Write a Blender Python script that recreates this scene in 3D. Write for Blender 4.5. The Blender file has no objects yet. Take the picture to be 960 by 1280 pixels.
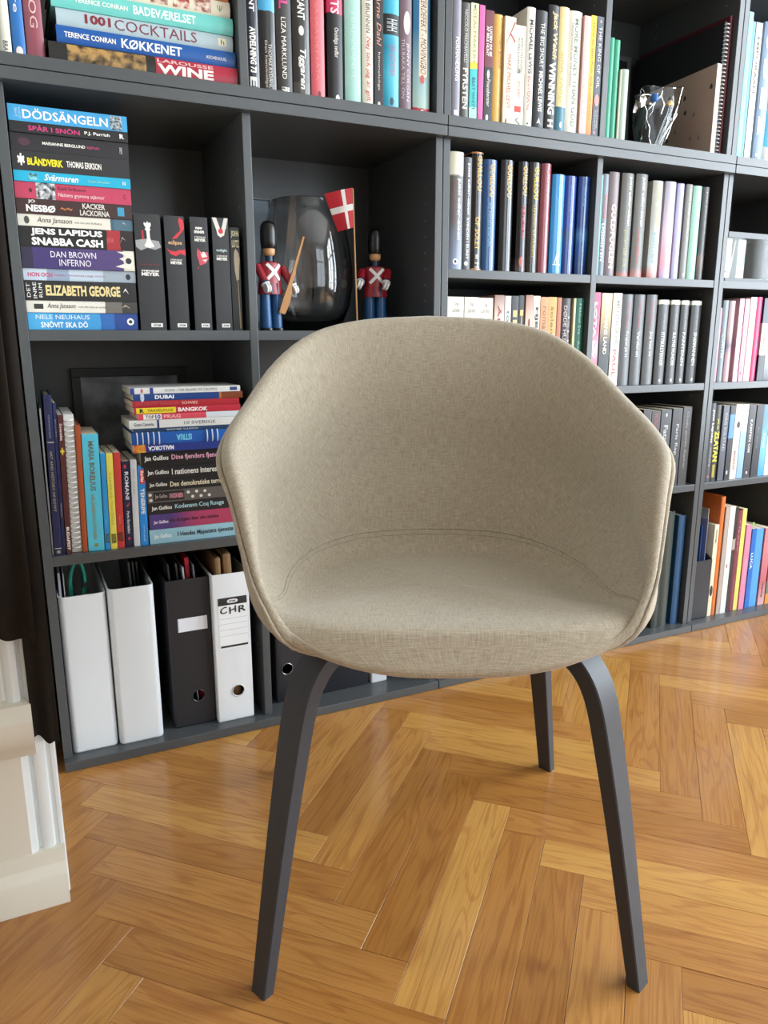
import bpy, bmesh, math, random
from mathutils import Vector, Matrix
random.seed(7)
scene = bpy.context.scene
COL = scene.collection
PI = math.pi

# ------------------------------------------------------------------ camera
CAM = Vector((-.0087, -1.3955, .792))
F = 942.0
RX = Vector((0.90168029, -0.43240221, -0.00098878))     # image right, in the room
RY = Vector((-0.09817005, -0.20248411, -0.97435252))    # image down
RZ = Vector((0.42111197, 0.87865153, -0.22502488))      # view direction
cd = bpy.data.cameras.new('camera')
cd.sensor_fit = 'HORIZONTAL'; cd.sensor_width = 36.0; cd.lens = F * 36.0 / 960.0; cd.clip_start = .02
cam = bpy.data.objects.new('camera', cd); COL.objects.link(cam)
M = Matrix((( RX.x, -RY.x, -RZ.x, CAM.x), (RX.y, -RY.y, -RZ.y, CAM.y), (RX.z, -RY.z, -RZ.z, CAM.z), (0, 0, 0, 1)))
cam.matrix_world = M
scene.camera = cam

# ------------------------------------------------------------------ light
w = bpy.data.worlds.new('sky'); scene.world = w; w.use_nodes = True
w.node_tree.nodes['Background'].inputs[0].default_value = (.72, .85, 1, 1)
w.node_tree.nodes['Background'].inputs[1].default_value = 1.0
def area(name, loc, target, sx, sy, power, color):
    l = bpy.data.lights.new(name, 'AREA'); l.shape = 'RECTANGLE'; l.size = sx; l.size_y = sy
    l.energy = power; l.color = color
    o = bpy.data.objects.new(name, l); COL.objects.link(o); o.location = loc
    o.rotation_euler = (Vector(target) - Vector(loc)).to_track_quat('-Z', 'Y').to_euler()
    return o
# daylight standing in the two window openings of the right wall and the one behind the photographer
area('window_right_near_offscreen', (3.05, -1.00, 1.42), (0, -1.00, 1.42), 1.2, 2.25, 88, (.84, .93, 1))
area('window_right_far_offscreen', (3.05, -2.40, 1.42), (0, -2.40, 1.42), 1.2, 2.25, 96, (.84, .93, 1))
area('window_behind_offscreen', (1.75, -3.70, 1.42), (1.75, 0, 1.42), 1.5, 2.25, 24, (.88, .95, 1))
scene.view_settings.view_transform = 'Standard'
scene.view_settings.look = 'None'
scene.view_settings.gamma = 1
scene.view_settings.use_curve_mapping = False
scene.view_settings.exposure = 0.44
try:
    scene.cycles.use_denoising = True
    scene.cycles.max_bounces = 10
    scene.cycles.sample_clamp_indirect = 6
except Exception:
    pass

# ------------------------------------------------------------------ pixels to places
def ray(px, py):
    return RX * (px - 480) + RY * (py - 640) + RZ * F
def onY(px, py, Y):
    d = ray(px, py); return CAM + d * ((Y - CAM.y) / d.y)
def onZ(px, py, Z):
    d = ray(px, py); return CAM + d * ((Z - CAM.z) / d.z)
def solveX(px, Y, Z):            # x of the point of the line (., Y, Z) seen in pixel column px
    k = (px - 480) / F; v = RX - RZ * k      # v . (P - C) = 0
    return CAM.x - (v.y * (Y - CAM.y) + v.z * (Z - CAM.z)) / v.x
def solveZ(X, Y, py):            # z of the point of the line (X, Y, .) seen in pixel row py
    k = (py - 640) / F; v = RY - RZ * k
    return CAM.z - (v.x * (X - CAM.x) + v.y * (Y - CAM.y)) / v.z

# ------------------------------------------------------------------ materials
def lin(c):
    return tuple(((v / 12.92) if v <= .04045 else ((v + .055) / 1.055) ** 2.4) for v in c)
def hexc(h):
    h = h.lstrip('#'); return lin(tuple(int(h[i:i+2], 16) / 255 for i in (0, 2, 4))) + (1,)
class NT:
    def __init__(s, name):
        s.m = bpy.data.materials.new(name); s.m.use_nodes = True; s.t = s.m.node_tree
        s.b = s.t.nodes['Principled BSDF']; s.out = s.t.nodes['Material Output']
    def n(s, kind, **kw):
        nd = s.t.nodes.new(kind)
        for k, v in kw.items():
            if hasattr(nd, k) and not k.startswith('i_'): setattr(nd, k, v)
        return nd
    def l(s, a, b): s.t.links.new(a, b)
    def set(s, **kw):
        for k, v in kw.items():
            s.b.inputs[k.replace('_', ' ')].default_value = v
_mc = {}
def mat(hx, rough=.45, var=.08, scale=40, spec=.5, metal=0, coat=0, bump=0, name=None):
    key = (hx, rough, var, scale, spec, metal, coat, bump)
    if key in _mc: return _mc[key]
    g = NT(name or 'paint_' + hx.strip('#'))
    c = hexc(hx)
    tc = g.n('ShaderNodeTexCoord'); nz = g.n('ShaderNodeTexNoise')
    nz.inputs['Scale'].default_value = scale; nz.inputs['Detail'].default_value = 3
    g.l(tc.outputs['Object'], nz.inputs['Vector'])
    mx = g.n('ShaderNodeMix', data_type='RGBA')
    mx.inputs['A'].default_value = tuple(v * (1 - var) for v in c[:3]) + (1,)
    mx.inputs['B'].default_value = tuple(min(1, v * (1 + var)) for v in c[:3]) + (1,)
    g.l(nz.outputs['Fac'], mx.inputs['Factor']); g.l(mx.outputs['Result'], g.b.inputs['Base Color'])
    g.set(Roughness=rough, Metallic=metal, Specular_IOR_Level=spec, Coat_Weight=coat)
    g.b.inputs['Coat Roughness'].default_value = .12
    if bump:
        bp = g.n('ShaderNodeBump'); bp.inputs['Strength'].default_value = bump; bp.inputs['Distance'].default_value = .002
        g.l(nz.outputs['Fac'], bp.inputs['Height']); g.l(bp.outputs['Normal'], g.b.inputs['Normal'])
    _mc[key] = g.m
    return g.m
def band_mat(stops, rough=.35, coat=0):
    """printed cover whose colour changes along its length; stops = [(from bottom fraction, hex), ...]"""
    key = ('band', tuple(stops), rough, coat)
    if key in _mc: return _mc[key]
    g = NT('printed_cover')
    tc = g.n('ShaderNodeTexCoord'); sp = g.n('ShaderNodeSeparateXYZ'); g.l(tc.outputs['Generated'], sp.inputs[0])
    nz = g.n('ShaderNodeTexNoise'); nz.inputs['Scale'].default_value = 60; g.l(tc.outputs['Object'], nz.inputs['Vector'])
    ma = g.n('ShaderNodeMath', operation='MULTIPLY_ADD'); ma.inputs[1].default_value = .03; g.l(nz.outputs['Fac'], ma.inputs[0]); g.l(sp.outputs['Z'], ma.inputs[2])
    sb = g.n('ShaderNodeMath', operation='SUBTRACT'); sb.inputs[1].default_value = .015; g.l(ma.outputs[0], sb.inputs[0])
    cr = g.n('ShaderNodeValToRGB'); e = cr.color_ramp.elements
    soft = any(len(s) > 2 for s in stops)
    cr.color_ramp.interpolation = 'LINEAR' if soft else 'CONSTANT'
    while len(e) > 1: e.remove(e[-1])
    e[0].position = stops[0][0]; e[0].color = hexc(stops[0][1])
    for s in stops[1:]:
        k = e.new(s[0]); k.color = hexc(s[1])
    g.l(sb.outputs[0], cr.inputs['Fac']); g.l(cr.outputs['Color'], g.b.inputs['Base Color'])
    g.set(Roughness=rough, Coat_Weight=coat); g.b.inputs['Coat Roughness'].default_value = .1
    _mc[key] = g.m
    return g.m
def cloudy_mat(a, b, scale=30, rough=.35):
    """printed photograph: two colours in soft blotches"""
    key = ('cloud', a, b, scale, rough)
    if key in _mc: return _mc[key]
    g = NT('printed_photo')
    tc = g.n('ShaderNodeTexCoord'); nz = g.n('ShaderNodeTexNoise'); nz.inputs['Scale'].default_value = scale; nz.inputs['Detail'].default_value = 4
    g.l(tc.outputs['Object'], nz.inputs['Vector'])
    cr = g.n('ShaderNodeValToRGB'); cr.color_ramp.elements[0].position = .4; cr.color_ramp.elements[1].position = .62
    cr.color_ramp.elements[0].color = hexc(a); cr.color_ramp.elements[1].color = hexc(b)
    g.l(nz.outputs['Fac'], cr.inputs['Fac']); g.l(cr.outputs['Color'], g.b.inputs['Base Color']); g.set(Roughness=rough)
    _mc[key] = g.m
    return g.m
def glass_mat(name, tint=(1, 1, 1, 1), rough=0.0, ior=1.45, trans=1.0):
    g = NT(name); g.set(Base_Color=tint, Roughness=rough, Transmission_Weight=trans); g.b.inputs['IOR'].default_value = ior; g.set(Specular_IOR_Level=.95)
    return g.m
def film_mat(name, clear=.75, ior=1.6):
    g = NT(name); g.set(Base_Color=(.8, .8, .8, 1), Roughness=.08)
    tr = g.n('ShaderNodeBsdfTransparent'); mx = g.n('ShaderNodeMixShader'); fr = g.n('ShaderNodeFresnel'); fr.inputs[0].default_value = ior
    gl = g.n('ShaderNodeBsdfGlossy'); gl.inputs['Roughness'].default_value = .06
    ad = g.n('ShaderNodeMath', operation='ADD'); ad.inputs[1].default_value = max(0, 1 - clear - .2); g.l(fr.outputs[0], ad.inputs[0])
    g.l(ad.outputs[0], mx.inputs[0]); g.l(tr.outputs[0], mx.inputs[1]); g.l(gl.outputs[0], mx.inputs[2]); g.l(mx.outputs[0], g.out.inputs[0])
    return g.m
def wood_mat(use_attr, tones=('#a87233', '#b78040', '#c08b46', '#ca984e')):
    g = NT('oak_parquet')
    uv = g.n('ShaderNodeUVMap'); uv.uv_map = 'UVMap'
    if use_attr:
        rn = g.n('ShaderNodeAttribute', attribute_name='tone'); r = rn.outputs['Fac']
    else:
        rn = g.n('ShaderNodeObjectInfo'); r = rn.outputs['Random']
    def vec(sx, sy, k):
        mp = g.n('ShaderNodeVectorMath', operation='MULTIPLY'); mp.inputs[1].default_value = (sx, sy, 0); g.l(uv.outputs[0], mp.inputs[0])
        cb = g.n('ShaderNodeCombineXYZ'); mu = g.n('ShaderNodeMath', operation='MULTIPLY'); mu.inputs[1].default_value = k; g.l(r, mu.inputs[0])
        g.l(mu.outputs[0], cb.inputs[2]); g.l(mu.outputs[0], cb.inputs[0])
        ad = g.n('ShaderNodeVectorMath', operation='ADD'); g.l(mp.outputs[0], ad.inputs[0]); g.l(cb.outputs[0], ad.inputs[1])
        return ad.outputs[0]
    # flame figure: contour lines of a stretched noise field
    n1 = g.n('ShaderNodeTexNoise'); n1.inputs['Scale'].default_value = 1; n1.inputs['Detail'].default_value = 2.5; n1.inputs['Distortion'].default_value = .35
    g.l(vec(2.2, 22, 37), n1.inputs['Vector'])
    mu = g.n('ShaderNodeMath', operation='MULTIPLY'); mu.inputs[1].default_value = 62; g.l(n1.outputs['Fac'], mu.inputs[0])
    si = g.n('ShaderNodeMath', operation='SINE'); g.l(mu.outputs[0], si.inputs[0])
    mr = g.n('ShaderNodeMapRange'); mr.inputs[1].default_value = .2; mr.inputs[2].default_value = 1; g.l(si.outputs[0], mr.inputs[0])
    # fine pores
    n2 = g.n('ShaderNodeTexNoise'); n2.inputs['Scale'].default_value = 1; n2.inputs['Detail'].default_value = 4
    g.l(vec(9, 620, 91), n2.inputs['Vector'])
    m2 = g.n('ShaderNodeMapRange'); m2.inputs[1].default_value = .48; m2.inputs[2].default_value = .72; g.l(n2.outputs['Fac'], m2.inputs[0])
    # broad tone
    n3 = g.n('ShaderNodeTexNoise'); n3.inputs['Scale'].default_value = 1; n3.inputs['Detail'].default_value = 2
    g.l(vec(5, 30, 13), n3.inputs['Vector'])
    cr = g.n('ShaderNodeValToRGB'); e = cr.color_ramp.elements
    e[0].position = 0; e[0].color = hexc(tones[0]); e[1].position = 1; e[1].color = hexc(tones[3])
    k = e.new(.5); k.color = hexc(tones[1])
    k = e.new(.75); k.color = hexc(tones[2])
    g.l(r, cr.inputs['Fac'])
    a = g.n('ShaderNodeMix', data_type='RGBA', blend_type='MULTIPLY'); a.inputs['Factor'].default_value = 1
    t3 = g.n('ShaderNodeMapRange'); t3.inputs[3].default_value = .84; t3.inputs[4].default_value = 1.1; g.l(n3.outputs['Fac'], t3.inputs[0])
    g.l(cr.outputs['Color'], a.inputs['A']); g.l(t3.outputs[0], a.inputs['B'])
    b = g.n('ShaderNodeMix', data_type='RGBA', blend_type='MULTIPLY'); b.inputs['B'].default_value = hexc('#c08f66')
    f1 = g.n('ShaderNodeMath', operation='MULTIPLY'); f1.inputs[1].default_value = .34; g.l(mr.outputs[0], f1.inputs[0]); g.l(f1.outputs[0], b.inputs['Factor'])
    g.l(a.outputs['Result'], b.inputs['A'])
    c = g.n('ShaderNodeMix', data_type='RGBA', blend_type='MULTIPLY'); c.inputs['B'].default_value = hexc('#b98a62')
    f2 = g.n('ShaderNodeMath', operation='MULTIPLY'); f2.inputs[1].default_value = .5; g.l(m2.outputs[0], f2.inputs[0]); g.l(f2.outputs[0], c.inputs['Factor'])
    g.l(b.outputs['Result'], c.inputs['A']); g.l(c.outputs['Result'], g.b.inputs['Base Color'])
    g.set(Roughness=.42, Coat_Weight=.55); g.b.inputs['Coat Roughness'].default_value = .16
    bp = g.n('ShaderNodeBump'); bp.inputs['Strength'].default_value = .05; bp.inputs['Distance'].default_value = .0008; g.l(n2.outputs['Fac'], bp.inputs['Height']); g.l(bp.outputs['Normal'], g.b.inputs['Normal'])
    nc = g.n('ShaderNodeTexNoise'); nc.inputs['Scale'].default_value = 9; gm = g.n('ShaderNodeNewGeometry'); g.l(gm.outputs['Position'], nc.inputs['Vector'])
    bc = g.n('ShaderNodeBump'); bc.inputs['Strength'].default_value = .05; bc.inputs['Distance'].default_value = .01; g.l(nc.outputs['Fac'], bc.inputs['Height']); g.l(bc.outputs['Normal'], g.b.inputs['Coat Normal'])
    return g.m
def fabric_mat():
    g = NT('linen_upholstery')
    uv = g.n('ShaderNodeUVMap'); uv.uv_map = 'UVMap'
    def nz(sx, sy, det=3):
        mp = g.n('ShaderNodeVectorMath', operation='MULTIPLY'); mp.inputs[1].default_value = (sx, sy, 1); g.l(uv.outputs[0], mp.inputs[0])
        n = g.n('ShaderNodeTexNoise'); n.inputs['Scale'].default_value = 1; n.inputs['Detail'].default_value = det; n.inputs['Roughness'].default_value = .7
        g.l(mp.outputs[0], n.inputs['Vector']); return n.outputs['Fac']
    a = nz(50, 700); b = nz(700, 50); 
    mx = g.n('ShaderNodeMath', operation='ADD'); g.l(a, mx.inputs[0]); g.l(b, mx.inputs[1])
    # woven grid
    sep = g.n('ShaderNodeSeparateXYZ'); g.l(uv.outputs[0], sep.inputs[0])
    def sn(o):
        m = g.n('ShaderNodeMath', operation='MULTIPLY'); m.inputs[1].default_value = 2 * PI / .0026; g.l(o, m.inputs[0])
        s = g.n('ShaderNodeMath', operation='SINE'); g.l(m.outputs[0], s.inputs[0]); return s.outputs[0]
    gr = g.n('ShaderNodeMath', operation='MULTIPLY'); g.l(sn(sep.outputs[0]), gr.inputs[0]); g.l(sn(sep.outputs[1]), gr.inputs[1])
    gm = g.n('ShaderNodeMath', operation='MULTIPLY_ADD'); gm.inputs[1].default_value = .09; g.l(gr.outputs[0], gm.inputs[0]); g.l(mx.outputs[0], gm.inputs[2])
    cr = g.n('ShaderNodeMapRange'); cr.inputs[1].default_value = .72; cr.inputs[2].default_value = 1.28; g.l(gm.outputs[0], cr.inputs[0])
    rp = g.n('ShaderNodeValToRGB'); rp.color_ramp.elements[0].color = hexc('#968a76'); rp.color_ramp.elements[1].color = hexc('#c0b6a4')
    g.l(cr.outputs[0], rp.inputs['Fac']); g.l(rp.outputs['Color'], g.b.inputs['Base Color'])
    g.set(Roughness=.85, Specular_IOR_Level=.25, Sheen_Weight=.35); g.b.inputs['Sheen Roughness'].default_value = .4
    bp = g.n('ShaderNodeBump'); bp.inputs['Strength'].default_value = .35; bp.inputs['Distance'].default_value = .001
    g.l(gm.outputs[0], bp.inputs['Height']); g.l(bp.outputs['Normal'], g.b.inputs['Normal'])
    return g.m

# ------------------------------------------------------------------ mesh building
class MB:
    def __init__(s): s.v = []; s.f = []; s.uv = None
    def box(s, x0, x1, y0, y1, z0, z1):
        b = len(s.v)
        s.v += [(x0,y0,z0),(x1,y0,z0),(x1,y1,z0),(x0,y1,z0),(x0,y0,z1),(x1,y0,z1),(x1,y1,z1),(x0,y1,z1)]
        s.f += [tuple(b+i for i in q) for q in ((0,3,2,1),(4,5,6,7),(0,1,5,4),(1,2,6,5),(2,3,7,6),(3,0,4,7))]
        return s
    def cbox(s, x0, x1, y0, y1, z0, z1, c):           # box with chamfered edges
        bm = bmesh.new(); bmesh.ops.create_cube(bm, size=1)
        for v in bm.verts:
            v.co = (x0 if v.co.x < 0 else x1, y0 if v.co.y < 0 else y1, z0 if v.co.z < 0 else z1)
        bmesh.ops.bevel(bm, geom=bm.edges[:], offset=c, segments=2, affect='EDGES', profile=.6)
        return s.bm(bm)
    def bm(s, bm):
        b = len(s.v); bm.verts.index_update(); s.v += [tuple(v.co) for v in bm.verts]
        s.f += [tuple(b + v.index for v in f.verts) for f in bm.faces]; bm.free(); return s
    def prism(s, pts, z0, z1):                         # pts in xy, counter-clockwise
        b = len(s.v); n = len(pts)
        s.v += [(x, y, z0) for x, y in pts] + [(x, y, z1) for x, y in pts]
        s.f += [tuple(b+i for i in reversed(range(n))), tuple(b+n+i for i in range(n))]
        s.f += [(b+i, b+(i+1) % n, b+n+(i+1) % n, b+n+i) for i in range(n)]
        return s
    def loft(s, rings, closed=True, caps=True):
        b = len(s.v); n = len(rings[0])
        for r in rings: s.v += [tuple(p) for p in r]
        m = n if closed else n - 1
        for k in range(len(rings) - 1):
            for i in range(m):
                j = (i + 1) % n
                s.f.append((b+k*n+i, b+k*n+j, b+(k+1)*n+j, b+(k+1)*n+i))
        if caps and closed:
            s.f.append(tuple(b+i for i in reversed(range(n)))); s.f.append(tuple(b+(len(rings)-1)*n+i for i in range(n)))
        return s
    def tube(s, pts, r, n=8, closed=False, caps=True):
        pts = [Vector(p) for p in pts]; m = len(pts); rings = []
        rs = r if isinstance(r, (list, tuple)) else [r] * m
        up = None
        for i in range(m):
            if closed: t = pts[(i+1) % m] - pts[i-1]
            else: t = pts[min(i+1, m-1)] - pts[max(i-1, 0)]
            t.normalize()
            if up is None:
                up = Vector((0,0,1)) if abs(t.z) < .9 else Vector((1,0,0))
            a = t.cross(up); 
            if a.length < 1e-6: a = t.orthogonal()
            a.normalize(); up = a.cross(t).normalized()
            rings.append([pts[i] + (a*math.cos(2*PI*k/n) + up*math.sin(2*PI*k/n)) * rs[i] for k in range(n)])
        if closed: rings.append(rings[0])
        return s.loft(rings, caps=(caps and not closed))
    def lathe(s, prof, n=24, c=(0,0,0), sy=1.0, sx=1.0):
        rings = [[(c[0]+r*sx*math.cos(2*PI*k/n), c[1]+r*sy*math.sin(2*PI*k/n), c[2]+z) for k in range(n)] for r, z in prof]
        return s.loft(rings)
    def build(s, name, m, parent=None, smooth=None, loc=None, rot=None, link=True):
        me = bpy.data.meshes.new(name); me.from_pydata(s.v, [], s.f); me.validate(); 
        if m: me.materials.append(m)
        if smooth is not None:
            me.polygons.foreach_set('use_smooth', [True] * len(me.polygons))
            me.set_sharp_from_angle(angle=math.radians(smooth))
        me.update()
        o = bpy.data.objects.new(name, me); COL.objects.link(o)
        if parent: o.parent = parent
        if loc: o.location = loc
        if rot: o.rotation_euler = rot
        return o
def fixn(o):
    bm = bmesh.new(); bm.from_mesh(o.data); bmesh.ops.recalc_face_normals(bm, faces=bm.faces[:]); bm.to_mesh(o.data); bm.free(); return o
def tag(o, label=None, cat=None, group=None, kind=None):
    if label: o['label'] = label
    if cat: o['category'] = cat
    if group: o['group'] = group
    if kind: o['kind'] = kind
    return o
def empty(name, loc=(0,0,0), rz=0, label=None, cat=None, group=None):
    o = bpy.data.objects.new(name, None); COL.objects.link(o); o.location = loc; o.rotation_euler = (0, 0, rz); o.empty_display_size = .05
    return tag(o, label, cat, group)
def catmull(P, n):
    out = []; m = len(P)
    for i in range(m - 1):
        p0 = P[max(i-1, 0)]; p1 = P[i]; p2 = P[i+1]; p3 = P[min(i+2, m-1)]
        if i == 0: p0 = p1 * 2 - p2
        if i == m-2: p3 = p2 * 2 - p1
        for k in range(n):
            t = k / n
            out.append(.5 * ((2*p1) + (p2-p0)*t + (2*p0-5*p1+4*p2-p3)*t*t + (3*p1-p0-3*p2+p3)*t**3))
    out.append(P[-1].copy()); return out

# ------------------------------------------------------------------ lettering (made in one go at the end)
TEXTS = []
def lettering(s, fn, m, parent, name='spine_lettering', bold=0.0, shear=0.0):
    """fn maps the unit text box (u 0..1 along the line, v 0..1 up the letters) to the parent's space"""
    TEXTS.append((s, fn, m, parent, name, bold, shear))
def make_lettering():
    cache = {}; tmp = {}
    for s, fn, m, parent, name, bold, shear in TEXTS:
        k = (s, bold, shear)
        if k in tmp: continue
        c = bpy.data.curves.new('lettering_source', 'FONT'); c.body = s; c.size = 1; c.resolution_u = 2; c.offset = bold; c.shear = shear
        c.fill_mode = 'FRONT'
        o = bpy.data.objects.new('lettering_source', c); COL.objects.link(o); tmp[k] = o
    dg = bpy.context.evaluated_depsgraph_get(); dg.update()
    for k, o in tmp.items():
        me = bpy.data.meshes.new_from_object(o.evaluated_get(dg))
        vs = [v.co.copy() for v in me.vertices]; fs = [tuple(p.vertices) for p in me.polygons]
        if vs:
            x0 = min(v.x for v in vs); x1 = max(v.x for v in vs); y0 = min(v.y for v in vs); y1 = max(v.y for v in vs)
            vs = [((v.x-x0)/max(1e-6, x1-x0), (v.y-y0)/max(1e-6, y1-y0)) for v in vs]
        if vs:                                   # extra cuts so that the letters follow rounded spines
            bm = bmesh.new(); bv = [bm.verts.new((u, v, 0)) for u, v in vs]
            for f in fs:
                try: bm.faces.new([bv[i] for i in f])
                except ValueError: pass
            for c in (.17, .33, .5, .67, .83):
                bmesh.ops.bisect_plane(bm, geom=bm.verts[:] + bm.edges[:] + bm.faces[:], plane_co=(0, c, 0), plane_no=(0, 1, 0))
            bm.verts.index_update(); vs = [(v.co.x, v.co.y) for v in bm.verts]; fs = [tuple(v.index for v in f.verts) for f in bm.faces]; bm.free()
        cache[k] = (vs, fs); bpy.data.meshes.remove(me)
    for o in tmp.values():
        c = o.data; bpy.data.objects.remove(o); bpy.data.curves.remove(c)
    for s, fn, m, parent, name, bold, shear in TEXTS:
        vs, fs = cache[(s, bold, shear)]
        if not fs: continue
        mb = MB(); mb.v = [fn(u, v) for u, v in vs]; mb.f = fs
        mb.build(name, m, parent)

INK_R = .45
def ink(h): return mat(h, rough=INK_R, var=.03)

# ------------------------------------------------------------------ setting
PAINT = mat('#e9e7e0', rough=.4, var=.03, scale=6, bump=.15, name='white_paint')
CREAMP = mat('#dcd6c8', rough=.38, var=.05, scale=14, bump=.25, name='cream_gloss_paint')
WHITEP = mat('#e6ebec', rough=.35, var=.04, scale=18, bump=.25, name='white_gloss_paint')
WALLP = mat('#b4ada2', rough=.75, var=.03, scale=4, name='wall_paint')
DARKWOOD = mat('#4a3420', rough=.7, var=.2, scale=12, name='subfloor')

floor = MB().box(-1.6, 3.05, -3.75, .42, -.06, -.0205).build('floor', DARKWOOD); tag(floor, kind='structure')
# herringbone oak blocks
PL, PW = .444, .0668
def plank_mesh():
    bm = bmesh.new(); bmesh.ops.create_cube(bm, size=1)
    for v in bm.verts: v.co = (v.co.x*(PL-.0005), v.co.y*(PW-.0005), (v.co.z-.5)*.02)
    top = [e for e in bm.edges if all(abs(v.co.z) < 1e-6 for v in e.verts)]
    bmesh.ops.bevel(bm, geom=top, offset=.00035, segments=1, affect='EDGES')
    uvl = bm.loops.layers.uv.new('UVMap')
    for f in bm.faces:
        for lp in f.loops: lp[uvl].uv = (lp.vert.co.x, lp.vert.co.y)
    me = bpy.data.meshes.new('plank'); bm.to_mesh(me); bm.free(); return me
pm = plank_mesh(); pm.materials.append(wood_mat(False))
s2 = math.sqrt(.5); dA = Vector((s2, s2)); dB = Vector((s2, -s2))
spots = []
for k in range(-8, 14):
    xr = .376 + .314 * k; isB = (k % 2 == 0); y0 = -.383 if isB else -.069
    for j in range(-60, 60):
        K = Vector((xr, y0 + j * PW / s2))
        c = (K - dA*PW/2 - dB*PL/2) if isB else (K - dB*PW/2 - dA*PL/2)
        if -1.55 < c.x < 2.82 and -3.7 < c.y < .30: spots.append((c, -PI/4 if isB else PI/4))
def seen(c):
    v = Vector((c.x, c.y, 0)) - CAM; z = v.dot(RZ)
    if z < .25: return -1
    px = 480 + F*v.dot(RX)/z; py = 640 + F*v.dot(RY)/z
    if px < -260 or px > 1220 or py < 700 or py > 1620 or c.y > .17: return -1
    return py
ranked = sorted(spots, key=lambda s: -seen(s[0])); near = [s for s in ranked[:300] if seen(s[0]) > 0]; rest = [s for s in spots if s not in near]
rp = random.Random(21)
for c, a in near:
    o = bpy.data.objects.new('plank', pm); COL.objects.link(o); o.parent = floor
    o.location = (c.x + rp.uniform(-.0002, .0002), c.y, rp.uniform(-.00025, 0)); o.rotation_euler = (rp.uniform(-.0006, .0006), rp.uniform(-.0002, .0002), a)
mb = MB(); uvs = []; tones = []
for c, a in rest:
    ca, sa = math.cos(a), math.sin(a); b = len(mb.v); t = rp.random()
    q = [(-PL/2, -PW/2), (PL/2, -PW/2), (PL/2, PW/2), (-PL/2, PW/2)]
    for z in (-.02, -.0002):
        for x, y in q:
            x *= .999; y *= .993
            mb.v.append((c.x + ca*x - sa*y, c.y + sa*x + ca*y, z))
    for f in ((4,5,6,7), (0,1,5,4), (1,2,6,5), (2,3,7,6), (3,0,4,7)):
        mb.f.append(tuple(b+i for i in f)); uvs += [q[i % 4] for i in f]; tones.append(t)
fo = mb.build('plank_field', wood_mat(True), floor); tag(fo, kind='stuff')
uvl = fo.data.uv_layers.new(name='UVMap'); uvl.data.foreach_set('uv', [x for p in uvs for x in p])
at = fo.data.attributes.new('tone', 'FLOAT', 'FACE'); at.data.foreach_set('value', tones)

# walls, ceiling, windows
tag(MB().box(-.011, 2.95, .37, .45, 0, 2.75).build('wall_back', WALLP), kind='structure')
tag(MB().box(-1.7, 3.04, -3.69, .45, 2.75, 2.85).build('ceiling', mat('#d4d0c8', .8, .02, 3, name='ceiling_paint')), kind='structure')
tag(MB().box(-1.7, -1.6, -3.6, -.315, 0, 2.75).build('wall_far_left', WALLP), kind='structure')
def holed(name, along, lo, hi, t0, t1, holes, m):
    mb = MB(); z0, z1 = .3, 2.55
    cuts = sorted(holes); x = lo
    def bx(a, b, za, zb):
        if along == 'y': mb.box(t0, t1, a, b, za, zb)
        else: mb.box(a, b, t0, t1, za, zb)
    for a, b in cuts:
        bx(x, a, 0, 2.75); bx(a, b, 0, z0); bx(a, b, z1, 2.75); x = b
    bx(x, hi, 0, 2.75)
    o = mb.build(name, m); tag(o, kind='structure'); return o
holed('wall_right', 'y', -3.6, .45, 2.95, 3.04, [(-3.0, -1.8), (-1.6, -.4)], WALLP)
holed('wall_behind', 'x', -1.7, 3.04, -3.69, -3.6, [(1.0, 2.5)], WALLP)
def window(name, along, a, b, t):
    root = empty(name); tag(root, kind='structure')
    def bx(p0, p1, za, zb, nm, d=.025):
        mb = MB()
        if along == 'y': mb.cbox(t-d, t+d, p0, p1, za, zb, .003)
        else: mb.cbox(p0, p1, t-d, t+d, za, zb, .003)
        mb.build(nm, PAINT, root)
    bx(a, a+.06, .3, 2.55, 'stile'); bx(b-.06, b, .3, 2.55, 'stile'); bx(a+.06, b-.06, .3, .37, 'rail'); bx(a+.06, b-.06, 2.48, 2.55, 'rail')
    m = (a+b)/2; bx(m-.035, m+.035, .37, 2.48, 'mullion'); bx(a+.06, m-.035, 1.85, 1.91, 'transom'); bx(m+.035, b-.06, 1.85, 1.91, 'transom')
window('window_1', 'y', -1.6, -.4, 2.995); window('window_2', 'y', -3.0, -1.8, 2.995); window('window_3', 'x', 1.0, 2.5, -3.645)

# painted woodwork beside the bookcase (the end of a thick panelled wall)
wl = MB().box(-1.6, -.0125, -.315, .45, 0, 2.75).build('wall_left', PAINT); tag(wl, kind='structure')
def prof_run(name, prof, x0, x1, m, parent=None):      # horizontal moulding: profile (y, z), returned around its end
    mb = MB(); mb.loft([[(x0, y, z) for y, z in prof], [(x1, y, z) for y, z in prof]]); return fixn(mb.build(name, m, parent, smooth=35))
# vertical architrave strip with beads at the corner
tr = empty('trim_1'); tag(tr, kind='structure')
pts = [(-.012, -.31), (-.012, -.331), (-.014, -.334), (-.018, -.334), (-.020, -.331), (-.024, -.331), (-.026, -.336), (-.034, -.338), (-.040, -.336), (-.043, -.331), (-.046, -.331), (-.048, -.338), (-.056, -.340), (-.062, -.337), (-.066, -.331), (-.085, -.331), (-.085, -.31)]
fixn(MB().prism(pts, .0, 2.7).build('architrave', WHITEP, tr, smooth=40))
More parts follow.
